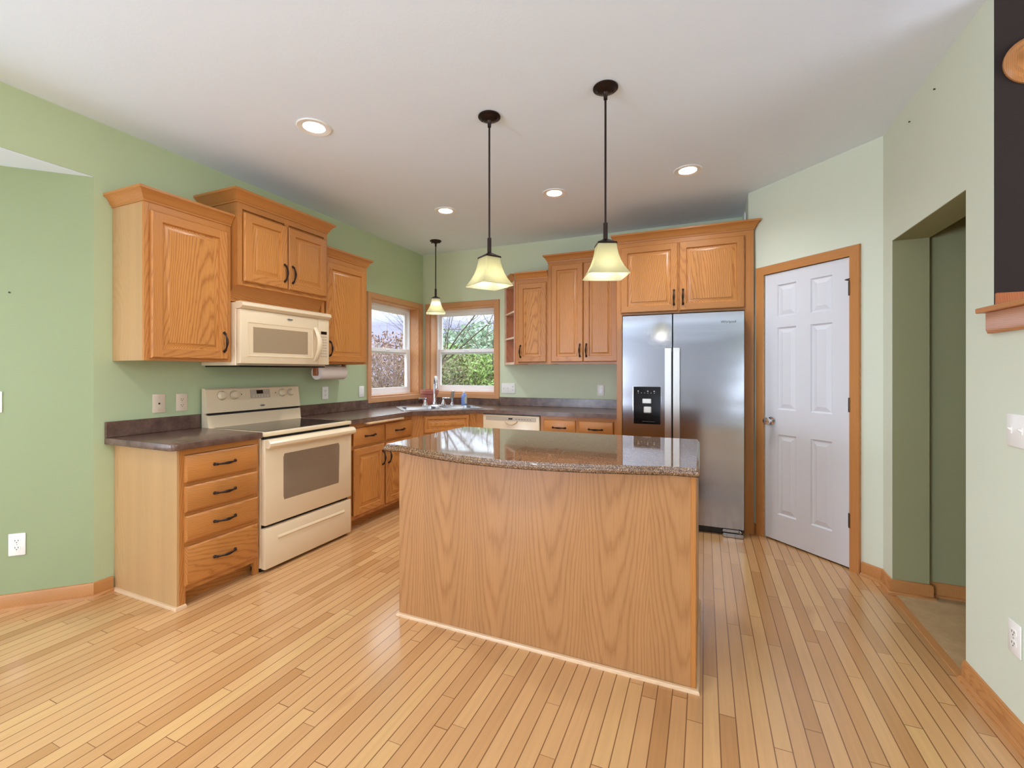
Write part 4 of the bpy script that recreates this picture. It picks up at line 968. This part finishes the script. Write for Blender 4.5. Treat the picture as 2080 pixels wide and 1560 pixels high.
for x, y, lb in ((1.118, -2.768, 'round lit recessed ceiling light nearest the range side'), (1.099, -1.251, 'round lit recessed ceiling light nearest the corner windows'),
                 (2.135, -1.250, 'round lit recessed ceiling light between the two island pendant rods'), (3.155, -1.265, 'round lit recessed ceiling light in front of the fridge surround')):
    t = Thing('recessed_light', F_W, (x, y, H), lb, 'recessed light', 'recessed ceiling lights')
    t.part('trim_ring', MB().lathe([(.098, H - .0005), (.099, H - .004), (.094, H - .007), (.078, H - .006), (.062, H - .003), (.062, H - .0008)], (x, y, 0), 'z', 40, close=False), 'plate')
    t.part('lens', MB().lathe([(.062, H - .0008), (.062, H - .0035), (0, H - .0045)], (x, y, 0), 'z', 32), 'lens')
    ld = bpy.data.lights.new('can_light', 'SPOT'); ld.energy = 50; ld.spot_size = R(150); ld.spot_blend = 1.0; ld.shadow_soft_size = .06; ld.color = (.95, 1, 1.08)
    lo = bpy.data.objects.new('can_light', ld); COL.objects.link(lo); lo.parent = t.e; lo.location = (0, 0, -.02)

# ------------------------------------------------------------------ garden seen through the windows
mb = MB(); mb.box(-40, 20, .6, 40, -.5, -.4); mb.box(-40, -.6, -20, .6, -.5, -.4); struct('ground', mb, 'lawn')
def leaves(mb, c, rad, n, size, seed, shell=.55):
    rnd = random.Random(seed)
    for _ in range(n):
        v = Vector((rnd.gauss(0, 1), rnd.gauss(0, 1), rnd.gauss(0, 1))).normalized() * (shell + (1 - shell) * rnd.random())
        p = Vector((c[0] + v.x * rad[0], c[1] + v.y * rad[1], c[2] + v.z * rad[2]))
        if p.z < -.38: continue
        a = Vector((rnd.gauss(0, 1), rnd.gauss(0, 1), rnd.gauss(0, 1))).normalized(); b = a.orthogonal().normalized(); s_ = size * (.6 + .8 * rnd.random())
        mb.face([p - a * s_, p - b * s_ * .45, p + a * s_, p + b * s_ * .45])
def twigs(mb, c, rad, n, seed, L=(.5, 1.3), r=.006):
    rnd = random.Random(seed)
    for _ in range(n):
        p = Vector((c[0] + rnd.uniform(-1, 1) * rad[0], c[1] + rnd.uniform(-1, 1) * rad[1], c[2] + rnd.uniform(-1, .6) * rad[2])); d = Vector((rnd.gauss(0, .6), rnd.gauss(0, .6), rnd.uniform(.2, 1))).normalized()
        l = rnd.uniform(*L); pts = [p]
        for k in range(3): d = (d + Vector((rnd.gauss(0, .25), rnd.gauss(0, .25), rnd.gauss(0, .15)))).normalized(); pts.append(pts[-1] + d * l / 3)
        mb.tube(pts, [r * 1.3, r, r * .7, r * .4], 4)
def shrub(c, rad, n, size, leaf, seed, label, nt_=60, twig='bark', r=.006):
    t = Thing('shrub', F_W, (c[0], c[1], -.4), label, 'shrub', 'garden shrubs')
    mb = MB(); leaves(mb, c, rad, n, size, seed); t.part('foliage', mb, leaf, smooth=False)
    mb = MB(); twigs(mb, c, [v * .9 for v in rad], nt_, seed + 1, r=r); t.part('stems', mb, twig)
def polar(th, d, z): return (CAM[0] - d * math.sin(R(th)), CAM[1] + d * math.cos(R(th)), z)
shrub(polar(38.6, 8.3, .55), (.75, .7, 1.15), 500, .03, 'leaf_brown', 3, 'bare twiggy brown shrub filling the lower left window', 620, 'twig', r=.007)
shrub(polar(38.9, 12.5, .65), (1.5, 1.5, 1.75), 7000, .05, 'leaf_brown', 4, 'reddish brown hedge behind the twiggy shrub in the left window', 200, 'twig')
shrub(polar(29.8, 9.6, .45), (.95, .9, 1.35), 7000, .04, 'leaf_mix', 1, 'olive green and brown hedge filling the lower back window', 260, 'twig')
shrub(polar(25.6, 9.2, .5), (.62, .7, 1.35), 5000, .042, 'leaf', 2, 'bright green shrub at the right edge of the back window', 60)
shrub(polar(30.5, 13.5, .55), (1.6, 1.4, 1.6), 6000, .06, 'leaf', 5, 'light green shrub set farther back in the garden', 60)
def tree(base, seed, label, h=3.2, lean=(0, 0), leaf=None, depth=5, spread=.55, r0=.07):
    rnd = random.Random(seed); t = Thing('tree', F_W, base, label, 'tree', 'garden trees'); mb = MB(); tips = []
    def grow(p, d, L, r, k):
        pts = [p]; rad = [r]; dd = d
        for i in range(4):
            dd = (dd + Vector((rnd.gauss(0, .13), rnd.gauss(0, .13), rnd.gauss(.02, .08)))).normalized(); pts.append(pts[-1] + dd * L / 4); rad.append(r * (1 - .12 * (i + 1)))
            if k > 0 and i >= 1 and rnd.random() < .75:
                s_ = (dd + Vector((rnd.gauss(0, spread), rnd.gauss(0, spread), rnd.gauss(.05, spread * .6)))).normalized(); grow(pts[-1], s_, L * rnd.uniform(.5, .78), rad[-1] * .55, k - 1)
        mb.tube(pts, rad, 5 if k < 3 else 8); tips.append(pts[-1])
        if k > 0:
            for _ in range(2):
                s_ = (dd + Vector((rnd.gauss(0, spread), rnd.gauss(0, spread), rnd.gauss(.05, spread * .6)))).normalized(); grow(pts[-1], s_, L * rnd.uniform(.6, .85), rad[-1] * .7, k - 1)
    grow(Vector(base), Vector((lean[0], lean[1], 1)).normalized(), h * .5, r0, depth)
    t.part('branches', mb, 'bark')
    if leaf:
        mb = MB(); [leaves(mb, p, (.8, .8, .7), leaf[1], leaf[2], seed + i, .2) for i, p in enumerate(tips)]; t.part('crown', mb, leaf[0], smooth=False)
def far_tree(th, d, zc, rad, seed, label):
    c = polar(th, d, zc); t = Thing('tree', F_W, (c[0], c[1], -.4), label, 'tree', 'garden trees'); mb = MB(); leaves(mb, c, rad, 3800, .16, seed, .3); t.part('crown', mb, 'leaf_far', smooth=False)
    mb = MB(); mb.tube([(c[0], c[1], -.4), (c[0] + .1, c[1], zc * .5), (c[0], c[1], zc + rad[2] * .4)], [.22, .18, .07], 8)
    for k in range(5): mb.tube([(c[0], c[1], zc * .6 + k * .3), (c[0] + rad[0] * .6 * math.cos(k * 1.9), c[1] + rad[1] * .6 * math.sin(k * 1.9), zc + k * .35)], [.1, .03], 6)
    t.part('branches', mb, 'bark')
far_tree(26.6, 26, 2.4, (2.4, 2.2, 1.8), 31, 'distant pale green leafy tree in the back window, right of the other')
far_tree(31.3, 29, 2.3, (2.2, 2.2, 1.7), 32, 'far-off pale green tree at the left of the back window view')
tree(polar(33.0, 8.4, -.4), 7, 'bare tree whose dark limbs cross the top of the back window', 3.7, (.10, .03), None, 5, .75, .05)
tree(polar(39.9, 10.2, -.4), 8, 'leaning bare tree with grey trunk seen through the left window', 3.6, (.16, .1), None, 5, .6, .085)
tree(polar(24.2, 8.6, -.4), 21, 'slender bare tree just right of the back window view', 3.6, (-.12, .02), None, 5, .75, .045)
